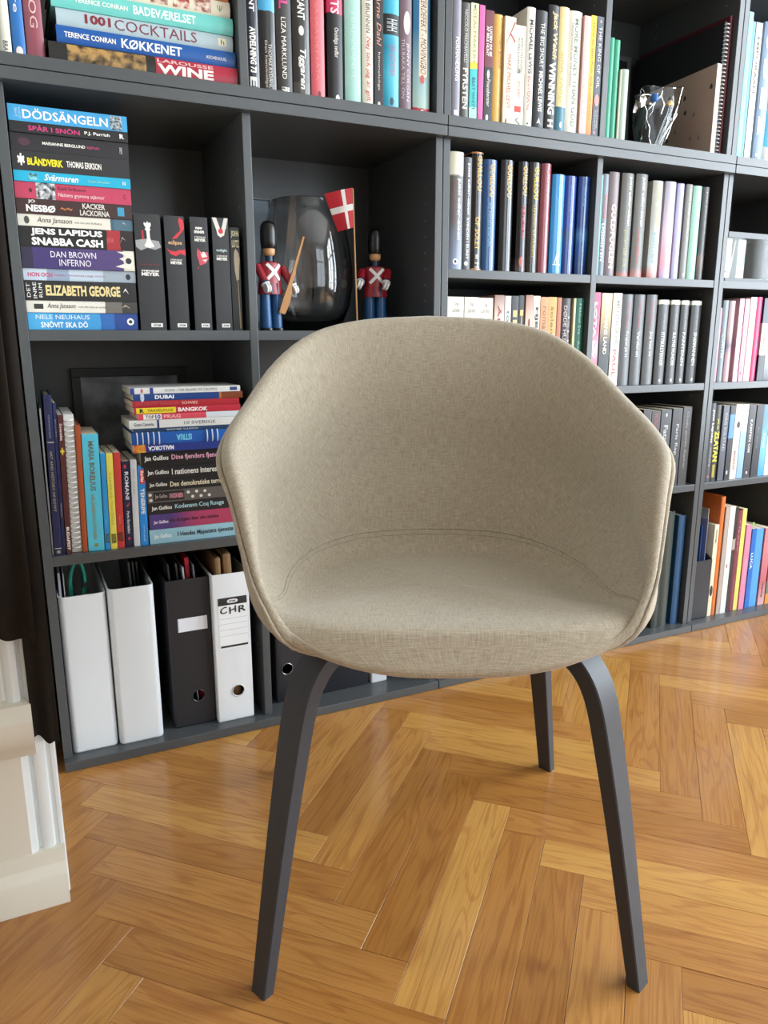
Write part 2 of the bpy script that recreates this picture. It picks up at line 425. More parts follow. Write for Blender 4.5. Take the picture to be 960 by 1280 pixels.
# cream pedestal: plinth, shaft, rail, panel above
pd = empty('trim_2'); tag(pd, kind='structure')
prof_run('plinth', [(-.31, 0), (-.358, 0), (-.358, .046), (-.354, .052), (-.346, .060), (-.343, .080), (-.31, .085)], -1.6, -.0135, CREAMP, pd)
prof_run('shaft', [(-.31, .08), (-.3415, .08), (-.3415, .245), (-.31, .245)], -1.6, -.056, CREAMP, pd)
prof_run('dado_rail', [(-.31, .235), (-.345, .235), (-.350, .245), (-.356, .252), (-.362, .262), (-.364, .280), (-.362, .292), (-.354, .300), (-.350, .312), (-.31, .318)], -1.6, -.036, CREAMP, pd)
prof_run('field', [(-.31, .31), (-.336, .31), (-.336, 2.2), (-.31, 2.2)], -1.6, -.07, CREAMP, pd)
mbp = MB(); P0 = [(-.118, 2.1), (-.118, .345), (-1.2, .345), (-1.2, 2.1)]
for i in range(4):
    a = P0[i]; b = P0[(i+1) % 4]; mbp.tube([(a[0], -.338, a[1]), (b[0], -.338, b[1])], .010, 8)
mbp.build('panel_moulding', WHITEP, pd, smooth=60)
MB().cbox(-1.19, -.128, -.343, -.33, .355, 2.09, .004).build('raised_panel', WHITEP, pd)

# dark curtain hanging beside the bookcase
ct = empty('curtain', (-.1, -.39, 0), 0, 'dark brown curtain hanging between the bookcase and the white panelled woodwork', 'curtain')
CURT = mat('#241f1b', .9, .2, 60, spec=.2, name='curtain_cloth')
def curtain_panel(name, x0, x1, yb, amp, waves, z0a, z0b, parent, ph=0):
    n = 60; rows = 10; rings = []
    for r in range(rows + 1):
        top = 2.6; ring = []
        for i in range(n + 1):
            u = i / n; z0 = z0a + (z0b - z0a) * u + .004 * math.sin(u * 9); z = z0 + (top - z0) * (r / rows)
            y = yb + amp * math.sin(2*PI*waves*u + ph) * (.7 + .3 * math.cos(z * 1.3))
            ring.append((x0 + (x1 - x0) * u - ct.location.x, y - ct.location.y, z))
        rings.append(ring)
    mb = MB(); mb.loft(rings, closed=False, caps=False)
    o = mb.build(name, CURT, parent, smooth=80); md = o.modifiers.new('cloth', 'SOLIDIFY'); md.thickness = .003; return o
curtain_panel('back_panel', -.036, -.0050, -.350, .003, 1.0, .262, .246, ct)
curtain_panel('front_panel', -.086, -.020, -.374, .006, 1.6, .432, .405, ct, 1.2)

# ------------------------------------------------------------------ bookcase units
GREY = mat('#484b4d', rough=.33, var=.05, scale=9, spec=.55, name='anthracite_lacquer')
BACKM = GREY
HOLE = mat('#7a7c7e', rough=.4, var=.02)
DEP = .345; REC = .018; T = .019; TS = .0155
def unit(x0, zb, zt, shelves, label):
    r = empty('bookcase_unit', (x0, 0, zb), 0, label, 'bookcase', 'bookcase units')
    H = zt - zb; W = .7992
    def p(name, a): return MB().cbox(*a, .0011).build(name, GREY, r)
    p('bottom_panel', (0, W, 0, DEP, 0.0006, T)); p('top_panel', (0, W, 0, DEP, H-T, H-.0006))
    p('side_panel', (0, TS, REC, DEP, T, H-T)); p('side_panel', (W-TS, W, REC, DEP, T, H-T)); p('divider', (W/2-TS/2, W/2+TS/2, REC, DEP, T, H-T))
    MB().box(TS, W-TS, DEP-.006, DEP-.001, T, H-T).build('back_panel', BACKM, r)
    for c, z in shelves:
        a = TS if c == 0 else W/2+TS/2; b = W/2-TS/2 if c == 0 else W-TS
        p('shelf', (a, b, REC+.001, DEP-.006, z-zb-.018, z-zb))
    mb = MB()                                                # rows of shelf-pin holes in the sides
    for xw, sgn in ((TS, 1), (W/2-TS/2, -1), (W/2+TS/2, 1), (W-TS, -1)):
        for yy in (.058, .28):
            z = .1
            while z < H - .08:
                bmt = bmesh.new(); bmesh.ops.create_cone(bmt, cap_ends=True, segments=8, radius1=.0022, radius2=.0022, depth=.0006)
                bmesh.ops.rotate(bmt, verts=bmt.verts, matrix=Matrix.Rotation(PI/2, 3, 'Y')); bmesh.ops.translate(bmt, verts=bmt.verts, vec=(xw + sgn*.0002, yy, z)); mb.bm(bmt); z += .032
    tag(mb.build('pin_holes', HOLE, r), kind='stuff')
    return r
X0, X1, X2 = 0.0, .801, 1.602
ZU = 1.198
unit(X0, 0, ZU, [(0, .4125), (0, .8058), (1, .8058), (1, .4125)], 'dark grey bookcase unit with box files at its foot beside the curtain')
unit(X1, 0, ZU, [(0, .9315), (1, .9315), (0, .678), (1, .678), (0, .413), (1, .413)], 'dark grey bookcase unit partly hidden behind the chair, holding glossy hardbacks')
unit(X2, 0, ZU, [(0, .9315), (1, .9315), (0, .678), (1, .678), (0, .413), (1, .413)], 'dark grey bookcase unit with the clear display case on its top shelf')
unit(X0, ZU, ZU + .8, [(0, 1.60), (1, 1.60)], 'dark grey upper bookcase unit with big cookery books lying flat')
unit(X1, ZU, ZU + .8, [(0, 1.62), (1, 1.62)], 'dark grey upper bookcase unit with the clear gift bag in it')
unit(X2, ZU, ZU + .8, [(0, 1.62), (1, 1.62)], 'dark grey upper bookcase unit above the clear display case')
ZT = ZU + T

# ------------------------------------------------------------------ books
PAGES = {'h': mat('#e6decb', .9, .08, 300, name='paper_edges'), 'p': mat('#d9cdb4', .9, .1, 300, name='paper_edges_aged')}
def build_book(t, h, d, kind, m, name='book', bulge=None):
    """spine at y=0 facing -y, x across the thickness (0 centre), z along the spine"""
    c = min(.0022 if kind == 'h' else .0006, t * .22)
    b = bulge if bulge is not None else (min(.10 * t + .0008, .0045) if kind == 'h' else .0003)
    r = empty(name)
    n = 10
    prof = lambda x: -b * (1 - (2 * x / t) ** 2)
    out = [(-t/2, d)] + [(-t/2 + t*i/n, prof(-t/2 + t*i/n) + b) for i in range(n+1)] + [(t/2, d)]
    ti = t - 2*c
    inn = [(-ti/2, d)] + [(-ti/2 + ti*i/n, -b * (1 - (2*i/n-1)**2) + b + c) for i in range(n+1)] + [(ti/2, d)]
    mb = MB(); k = len(out)
    for z in (0, h): mb.v += [(x, y, z) for x, y in out] + [(x, y, z) for x, y in inn]
    for i in range(k-1):
        mb.f += [(i, i+1, 2*k+i+1, 2*k+i), (k+i+1, k+i, 3*k+i, 3*k+i+1), (i+1, i, k+i, k+i+1), (2*k+i, 2*k+i+1, 3*k+i+1, 3*k+i)]
    mb.f += [(0, 2*k, 3*k, k), (k-1, 2*k-1, 4*k-1, 3*k-1)]
    mb.build('cover', m, r, smooth=40)
    e = .003 if kind == 'h' else .0004
    MB().box(-ti/2+.0001, ti/2-.0001, b+c*1.2, d-(.004 if kind == 'h' else .0005), e, h-e).build('page_block', PAGES[kind], r)
    surf = lambda x: prof(x) + b                          # y of the spine surface
    return r, surf
def deco(r, surf, t, h, items, shiny=False):
    for it in items:
        k = it[0]
        if k in 'tuT':
            s, z0, z1, x0, x1, col = it[1:7]; opt = it[7] if len(it) > 7 else {}
            if k == 't':       # reads down the spine
                fn = lambda u, v, z0=z0, z1=z1, x0=x0, x1=x1: ((lambda x: (x, surf(x) - .00035, h - h*(z0 + (z1-z0)*u)))(t*(x0 + (x1-x0)*v - .5)))
            elif k == 'u':     # reads up the spine (upside down when lying)
                fn = lambda u, v, z0=z0, z1=z1, x0=x0, x1=x1: ((lambda x: (x, surf(x) - .00035, h - h*(z1 - (z1-z0)*u)))(t*(x1 - (x1-x0)*v - .5)))
            else:              # reads across the spine
                fn = lambda u, v, z0=z0, z1=z1, x0=x0, x1=x1: ((lambda x: (x, surf(x) - .00035, h - h*(z1 - (z1-z0)*v)))(t*(x0 + (x1-x0)*u - .5)))
            lettering(s, fn, ink(col), r, bold=opt.get('b', .0), shear=opt.get('s', 0))
        elif k == 'r':
            z0, z1, x0, x1, col = it[1:6]; n = 6; mb = MB()
            off = it[6] if len(it) > 6 else .0002
            ring = [t*(x0 + (x1-x0)*i/n - .5) for i in range(n+1)]
            mb.loft([[(x, surf(x)-off, h - h*z1) for x in ring], [(x, surf(x)-off, h - h*z0) for x in ring]], closed=False, caps=False)
            mb.build('spine_panel', col if not isinstance(col, str) else ink(col), r, smooth=60)
        elif k == 'o':
            zc, xc, rx, rz, col = it[1:6]; n = 16; mb = MB()
            mb.v = [(t*(xc-.5), surf(t*(xc-.5))-.0003, h - h*zc)]
            for i in range(n):
                x = t*(xc-.5) + rx*math.cos(2*PI*i/n); mb.v.append((x, surf(min(max(x, -t/2), t/2))-.0003, h - h*zc + rz*math.sin(2*PI*i/n)))
            mb.f = [(0, 1+i, 1+(i+1) % n) for i in range(n)]
            mb.build('emblem', ink(col), r)
        elif k == 'P':         # closed outline: points (x fraction, z fraction from the top)
            pts, col = it[1:3]; mb = MB()
            mb.v = [(t*(x-.5), surf(t*(x-.5))-.0003, h - h*z) for x, z in pts]; mb.f = [tuple(range(len(pts)))]
            mb.build('emblem', ink(col), r)
def cover_mat(c, kind, gloss):
    rough = gloss if gloss is not None else (.36 if kind == 'h' else .4)
    if isinstance(c, (list, tuple)): return band_mat([tuple(s) for s in c], rough, .3 if rough < .3 else 0)
    return mat(c, rough=rough, var=.07, scale=45, coat=.4 if rough < .3 else 0)
CELLS = [(X + a, X + b) for X in (X0, X1, X2) for a, b in ((.0165, .3905), (.4085, .7825))]
def clampx(a, b):
    m = (a + b) / 2; c = min(CELLS, key=lambda c: 0 if c[0] <= m <= c[1] else min(abs(m - c[0]), abs(m - c[1])))
    return max(a, c[0]), min(b, c[1])
def sf(L): return [tuple(s) + (1,) for s in L]
def row(z, sb, suffix, group, items, ym=None, d=None, lean=0):
    """upright books; each = (px left, px right, py top or -height, kind, colour, description, decorations[, options])"""
    for it in items:
        px0, px1, yt, kind, col, desc = it[:6]; items_d = it[6] if len(it) > 6 else []; op = it[7] if len(it) > 7 else {}
        s = sb + op.get('sb', random.uniform(0, .004))
        if ym is None: xa = solveX(px0, sb, z); xb = solveX(px1, sb, z)
        else: xa = onY(px0, ym, sb).x; xb = onY(px1, ym, sb).x
        xa, xb = clampx(xa, xb)
        t = xb - xa - .0006; xc = (xa + xb) / 2
        h = -yt if yt < 0 else solveZ(xc, s, yt) - z
        dd = op.get('d', d or (.15 if kind == 'h' else .125))
        dd = min(dd, DEP - .012 - s)
        r, surf = build_book(t, h, dd, kind, cover_mat(col, kind, op.get('g')), bulge=op.get('bulge'))
        r.location = (xc, s, z + .0002)
        if lean: r.rotation_euler = (0, math.radians(lean), 0); r.location.z += t/2 * math.sin(math.radians(lean))
        tag(r, desc + ' ' + suffix if suffix else desc, 'book', group)
        deco(r, surf, t, h, items_d)
def lying(x0, x1, z0, z1, sb, kind, col, label, group, items=(), d=.14, flip=False, g=None, dx=0, name='book'):
    x0, x1 = clampx(x0, x1)
    t = z1 - z0 - .0004; h = x1 - x0
    r, surf = build_book(t, h, d, kind, cover_mat(col, kind, g), name=name)
    if flip: r.location = (x0, sb, (z0+z1)/2); r.rotation_euler = (0, PI/2, 0)
    else: r.location = (x1, sb, (z0+z1)/2); r.rotation_euler = (0, -PI/2, 0)
    tag(r, label, 'book', group); deco(r, surf, t, h, items)
    return r
W_, K_ = '#eeeae2', '#1c1c1e'
B = {'b': .02}; BB = {'b': .04}; IT = {'s': .25}
# --- upper unit, shelf above the paperback stack
S = 'above the paperback stack'
G = 'upright books above the paperback stack'
row(ZT, .03, S, G, [
 (-14, 16.5, -.24, 'h', '#d8d6c6', 'cream hardback standing next to a blue one', [('t', 'BRA', .9, .96, .3, .7, K_)]),
 (17.5, 34, -.235, 'h', '#1f68ad', 'blue upright hardback between a cream and a dusty rose one', [('t', 'foreldre', .3, .72, .3, .7, W_), ('o', .95, .5, .005, .007, '#e8dcd2')]),
 (35, 58, -.245, 'h', '#8c4652', 'dusty rose hardback standing against the lying cookery books', [('t', 'KATALOG', .3, .8, .3, .72, '#d9b4b0')]),
])
xa = solveX(62, .04, ZT); xb = solveX(296, .04, ZT)
def zt(px, py, sb): return onY(px, py, sb).z
G = 'large books lying flat above the paperback stack'
zs = [ZT, zt(78, 51, .03) , zt(78, 29.5, .03), zt(78, 11, .03)]
zs = [ZT + .0003, ZT + .034, ZT + .061, ZT + .087, ZT + .114, ZT + .140, ZT + .160]
lying(xa, xb, zs[0], zs[1], .027, 'h', [(0, '#a81f38'), (.46, '#1f1e1c')], 'red and black wine book at the bottom of the big lying stack', G,
      [('r', .09, .49, .05, .95, cloudy_mat('#b08a52', '#2a2018', 60)), ('t', 'LAROUSSE', .55, .86, .74, .92, '#e3b8b4', B), ('t', 'WINE', .55, .86, .24, .68, '#f0e4dc', BB)], d=.23)
lying(xa + .014, xb - .001, zs[1], zs[2], .034, 'h', '#15539b', 'dark blue cookery book lying flat with big white capitals', G,
      [('t', 'TERENCE CONRAN', .04, .31, .36, .66, W_, B), ('t', 'KØKKENET', .34, .68, .24, .78, '#f4f4f2', B), ('t', 'ASCHEHOUG', .82, .94, .38, .56, W_)], d=.23)
lying(xa + .016, xb - .004, zs[2], zs[3], .038, 'h', '#a9bcc2', 'pale grey-blue cocktail book with dark red lettering lying flat', G,
      [('t', '1001', .15, .29, .3, .85, '#7d1f33', BB), ('t', 'COCKTAILS', .31, .78, .22, .85, '#7a3346'), ('r', .91, .96, .3, .75, '#e2dcc0'), ('t', 'h', .925, .945, .36, .68, K_)], d=.22)
lying(xa + .010, xb - .003, zs[3], zs[4], .036, 'h', '#6cc4bc', 'turquoise book with white capitals in the big lying stack', G,
      [('t', 'TERENCE CONRAN', .12, .40, .36, .62, W_, B), ('t', 'BADEVÆRELSET', .43, .78, .26, .76, '#f2f6f2', B)], d=.23)
lying(xa + .02, xb - .006, zs[4], zs[5], .04, 'h', '#d9d2bd', 'cream book with small food pictures on its spine, lying flat', G,
      [('r', .52, .62, .15, .95, cloudy_mat('#7d3a2c', '#e0cdb8', 90)), ('r', .65, .75, .15, .95, cloudy_mat('#a03b34', '#ead9c4', 90)), ('r', .78, .88, .15, .95, cloudy_mat('#8a4a35', '#f0dccb', 90)), ('t', 'Ψ', .92, .95, .3, .7, '#5c7060')], d=.22)
lying(xa + .015, xb - .008, zs[5], zs[6], .04, 'h', '#c4703a', 'orange-brown book topmost of the big lying stack', G, [('t', 'MIDDAG', .2, .6, .25, .75, '#f0d8b8')], d=.22)

# --- upper unit, shelf above the guardsmen
S = 'above the toy guardsmen'
row(ZT, .028, S, 'upright books above the toy guardsmen', [
 (309.7, 326, -.22, 'h', '#1a2030', 'near-black navy book with bold white capitals, next to the divider', [('t', 'AVDELNING 73', .53, .86, .25, .75, W_, BB), ('t', 'BRANT', .2, .42, .3, .7, W_, B), ('t', 'E', .89, .96, .2, .75, W_, BB)], {'g': .25}),
 (326.8, 347.6, -.215, 'h', [(0, '#2c2826'), (.25, '#1f2024'), (.62, '#4aa3cf'), (1, '#9fc8d8')], 'black book with a sky-blue top half', [('t', 'THOMAS RYDAHL', .62, .95, .52, .72, '#d8cfc4'), ('t', 'Den hemmelige', .6, .95, .28, .46, '#c9bfb2')], {'g': .25}),
 (348.2, 367.5, -.22, 'h', '#3a3836', 'charcoal book with pink and white capitals', [('t', 'LIZA MARKLUND', .42, .87, .3, .6, W_), ('t', 'NYL', .12, .36, .2, .75, '#cf4a8a', B), ('t', 'PIR', .93, .97, .25, .75, W_, BB)]),
 (368, 389, -.222, 'h', [(0, '#4b4643'), (.12, '#2c2b2b')], 'dark grey book with white script lettering', [('t', 'Tiggaren', .63, .93, .3, .75, W_, {'s': .2, 'b': .02}), ('t', 'HILDEBRANT', .05, .42, .3, .72, W_, B), ('o', .5, .5, .005, .008, '#d8d6d0')], {'g': .28}),
 (390.7, 408, -.23, 'h', '#d3646c', 'coral pink hardback', [('t', 'SÅ SKA DET LÅTA', .3, .85, .3, .65, '#e2868a'), ('o', .95, .55, .003, .006, '#7a2e36')]),
 (411, 430, -.225, 'h', [(0, '#1d1c1f'), (.66, '#1d1c1f'), (.661, '#c22a58')], 'black book with a crimson top', [('t', 'Onödiga sedlar', .44, .66, .35, .7, W_), ('t', 'TS', .24, .34, .2, .75, '#f0d4d8', B), ('o', .96, .6, .004, .006, W_)]),
 (433, 453.3, -.225, 'h', '#9fcabf', 'pale mint green hardback', [('t', 'I BRINNANDE', .3, .8, .35, .6, '#b9dcd2')]),
 (453.8, 467.8, -.22, 'h', '#d8d2c2', 'cream book with red handwritten title', [('t', 'MAI BRUNNIN', .1, .42, .3, .7, '#4a4844'), ('t', 'Nej tack jag är gift', .45, .95, .25, .75, '#c0392f', {'s': .2})]),
 (468.3, 479.5, -.218, 'p', '#242427', 'thin black book with reddish script', [('t', 'Arne Dahl', .1, .5, .25, .75, '#d99a86', IT), ('t', 'himmelsöga', .55, .85, .35, .65, '#d8cfc0'), ('o', .96, .5, .003, .005, '#cfcac0')]),
 (480.5, 500, -.22, 'h', sf([(0, '#2f93b0'), (.3, '#4ab3cc'), (.5, '#2f8fae'), (.62, '#3aa5c4')]), 'turquoise book with a black ribbon band', [('r', .24, .4, 0, 1, '#1c2226'), ('t', 'HHH', .28, .37, .2, .85, '#cfd8d8'), ('t', 'EN SOMMER', .48, .72, .4, .75, '#a86a80'), ('o', .92, .5, .004, .007, '#26444e')], {'g': .3}),
 (500.8, 516, -.225, 'h', '#75616a', 'mauve-grey book with a pale blob near its top', [('o', .3, .55, .007, .02, '#ddd9c8'), ('t', 'JENNY COLGAN', .45, .9, .5, .75, '#d8ccd0'), ('t', 'TILLBAKA TILL ÖN', .42, .88, .15, .42, '#c9bcc2')]),
 (517, 538, -.245, 'h', sf([(0, '#b3323f'), (.05, '#b3323f'), (.055, '#a7bfb6'), (.35, '#7fa6b0'), (.62, '#2f6f97')]), 'tall blue-grey book with a red foot beside the divider', [('r', .0, .72, .3, .8, '#dcc9b4'), ('t', 'MØNSTERDEFEKT - MOVINGBO', .02, .7, .38, .72, '#3c2c28', IT), ('o', .74, .5, .005, .008, '#c05a50'), ('o', .975, .5, .004, .004, '#e8d8d0')]),
])
# --- upper unit, business books
S = 'above the glossy blue hardbacks'
row(ZT, .0185, S, 'upright books above the glossy blue hardbacks', [
 (565, 575.3, -.228, 'h', '#85838f', 'lavender-grey book with white capitals at the row end', [('t', 'FORHANDLING', .36, .7, .3, .72, W_, B), ('r', .93, .97, .25, .75, '#eeeeee')]),
 (576, 586.8, 3, 'h', '#55534f', 'dark grey book with large white capitals', [('t', 'FYRSTEN', .55, .9, .2, .78, W_, B), ('t', 'NICCOLO MACHIAVELLI', .06, .5, .3, .65, '#cfccc6')]),
 (587.2, 597, 4, 'p', [(0, '#a6dccb'), (.12, '#38b5b5'), (.45, '#38b5b5'), (.451, '#e0c02e'), (.5, '#e0c02e'), (.501, '#e6ddb0')], 'slim cream, yellow and teal book', [('t', 'DEALMAKERS', .05, .5, .3, .7, '#8a8f6a'), ('t', 'BEAT WHITT', .62, .9, .3, .7, '#1f5f7a', B), ('o', .03, .5, .002, .004, '#1d7f86')]),
 (597.3, 604, 6.5, 'p', '#cf5a9c', 'thin bright pink book', []),
 (604.4, 615, 13, 'p', [(0, '#231f22'), (.5, '#231f22'), (.501, '#6d2a38')], 'maroon and black book with a small white mark', [('t', 'LUCIEN DE BE', .14, .4, .5, .8, W_, B), ('t', 'AF MILE HUNT', .14, .4, .15, .42, W_, B), ('o', .56, .45, .003, .008, W_), ('t', 'Finanzberater', .6, .85, .3, .7, W_, IT), ('o', .95, .4, .003, .006, W_)]),
 (615.3, 627.3, 18, 'h', '#cfa24c', 'mustard gold hardback', [('t', 'TITIAN BONDE', .16, .48, .55, .85, '#8a5a1e')], {'g': .3}),
 (627.8, 641.2, 21, 'p', '#e2d2b8', 'cream book with a thin red zigzag line', [('t', 'MAKE MICHEL LEVY', .34, .84, .3, .65, '#a8454a'), ('P', [(.05, .26), (.9, .03), (.95, .05), (.12, .25)], '#9a2f3c'), ('P', [(.5, .14), (.98, .21), (.95, .23), (.48, .16)], '#b03a46'), ('o', .96, .3, .002, .006, '#a03a40')]),
 (641.7, 654.5, 32, 'p', '#d9d8c2', 'shorter pale greenish book with a red square', [('t', 'EMOTIONAL', .12, .46, .55, .75, '#4a5048'), ('t', 'INTELLIGENCE', .12, .46, .25, .45, '#4a5048'), ('T', '2', .42, .46, .3, .6, '#3a4040', B), ('r', .785, .845, .1, .75, '#d6392c'), ('t', 'EN RED', .54, .7, .35, .6, '#b85a50'), ('t', '✓', .9, .97, .2, .7, '#35424a')]),
 (655, 665.3, -.226, 'h', '#dedad0', 'white book with a blue cover and red and black title', [('t', 'MICHAEL LEWIS', .1, .54, .3, .75, '#2a2a2a', B), ('t', 'BOOMERANG', .56, .84, .3, .7, '#b8453c'), ('P', [(.3, .955), (.7, .9), (.75, .91), (.45, .965)], '#2a2a2a')], {'d': .2}),
 (666, 680.3, -.224, 'h', '#26262a', 'black hardback with wide-spaced white title near the white one', [('t', 'THE BIG SHORT', .1, .47, .35, .7, '#d8d8d4'), ('t', 'MICHAEL LEWIS', .5, .84, .35, .7, W_, B), ('P', [(.3, .94), (.5, .89), (.62, .94), (.8, .95)], '#cfcac4')]),
 (680.8, 694, 6.5, 'h', '#1b1a1c', 'black book with large cream serif lettering', [('t', 'Jack Welch', .05, .42, .3, .85, '#dcc08a', {'b': .03, 's': .1}), ('t', 'WINNING', .44, .86, .2, .8, W_, BB), ('t', 'H', .9, .96, .25, .75, W_, BB)]),
 (694.5, 706.3, 9, 'h', [(0, '#2e6c80'), (.21, '#2e6c80'), (.211, '#dccf96')], 'pale yellow book with a teal foot', [('t', 'SIKA VARD', .35, .75, .3, .65, '#b3a96c'), ('o', .93, .5, .003, .006, '#cfdcd8')]),
 (707, 723, 14, 'h', '#dcd8cc', 'wide off-white book with pale green lettering', [('t', 'MORE MONEY THAN GOD', .06, .93, .4, .72, '#6f7c68', B), ('t', 'HEDGE FUNDS AND THE MAKING', .1, .6, .18, .3, '#8f958a')]),
 (723.6, 732, 20, 'p', '#d9a9a4', 'slim pale pink book', [('t', 'HILDEBRANDT', .3, .85, .25, .75, '#ecd0ca', B)]),
 (732.4, 739.3, 19.5, 'p', sf([(0, '#d9742a'), (.3, '#e0942a'), (.6, '#e2b31f')]), 'slim yellow book turning orange at its foot', [('t', 'How to Get Rich and Luck in the', .06, .85, .35, .7, '#8a6a14')]),
 (740, 750.3, 21, 'p', '#4f5462', 'slate grey book with white capitals and a pink rose', [('t', 'THE KING OF OIL', .08, .58, .3, .75, '#dcd8d2'), ('o', .68, .5, .006, .012, '#cf8a80'), ('t', 'DANIEL', .76, .92, .55, .75, '#b9b4b0'), ('t', 'AMMANN', .76, .92, .25, .45, '#b9b4b0'), ('o', .95, .35, .002, .004, '#cf8a80'), ('o', .04, .5, .002, .003, '#c9a080')]),
])
# --- upper unit, beside the gift bag
G = 'thin books beside the gift bag'
row(ZT, .021, '', G, [
 (756.3, 762.4, 47, 'h', '#2f9a78', 'emerald green thin book against the divider by the gift bag', [], {'bulge': .002, 'd': .2}),
 (762.9, 769.6, 50, 'h', '#27906e', 'emerald green thin book second from the divider by the gift bag', [], {'bulge': .002, 'd': .2}),
 (770, 772.6, 87, 'p', '#9c9c86', 'very thin grey-beige booklet beside the gift bag', [], {'d': .17}),
 (773.2, 781.6, 86.6, 'h', '#a3b3a6', 'pale sage green small book touching the gift bag', [], {'d': .15}),
])
# --- upper unit, far shelf
S = 'above the display case'
row(ZT, .03, S, 'upright books above the display case', [
 (920, 925.3, 15, 'p', '#79c4d4', 'thin light turquoise booklet', [], {'d': .2}),
 (925.8, 929.6, 27, 'p', '#4f95d2', 'thin sky-blue booklet', [], {'d': .2}),
 (930, 937.5, 28.5, 'p', '#cfc6b6', 'cream book with dark vertical lettering', [('t', 'EMPORAAN', .1, .5, .3, .7, '#4b443c', B)], {'d': .2}),
 (941.6, 954, 27.5, 'h', '#7f97b4', 'grey-blue book with huge white letters', [('T', 'U', .26, .41, .15, .9, W_, BB), ('T', 'R', .46, .61, .15, .9, W_, BB), ('T', 'E', .66, .8, .15, .9, W_, BB), ('T', 'O', .07, .2, .15, .9, W_, BB), ('r', .93, .955, .2, .6, '#cfd8e6')], {'d': .22}),
 (954.6, 968, 24, 'h', [(0, '#b9b2ac'), (.12, '#2f9ab8'), (.5, '#4db3d2')], 'bright turquoise wide book', [('t', 'TRAVEL', .3, .6, .3, .7, W_)], {'d': .22}),
])
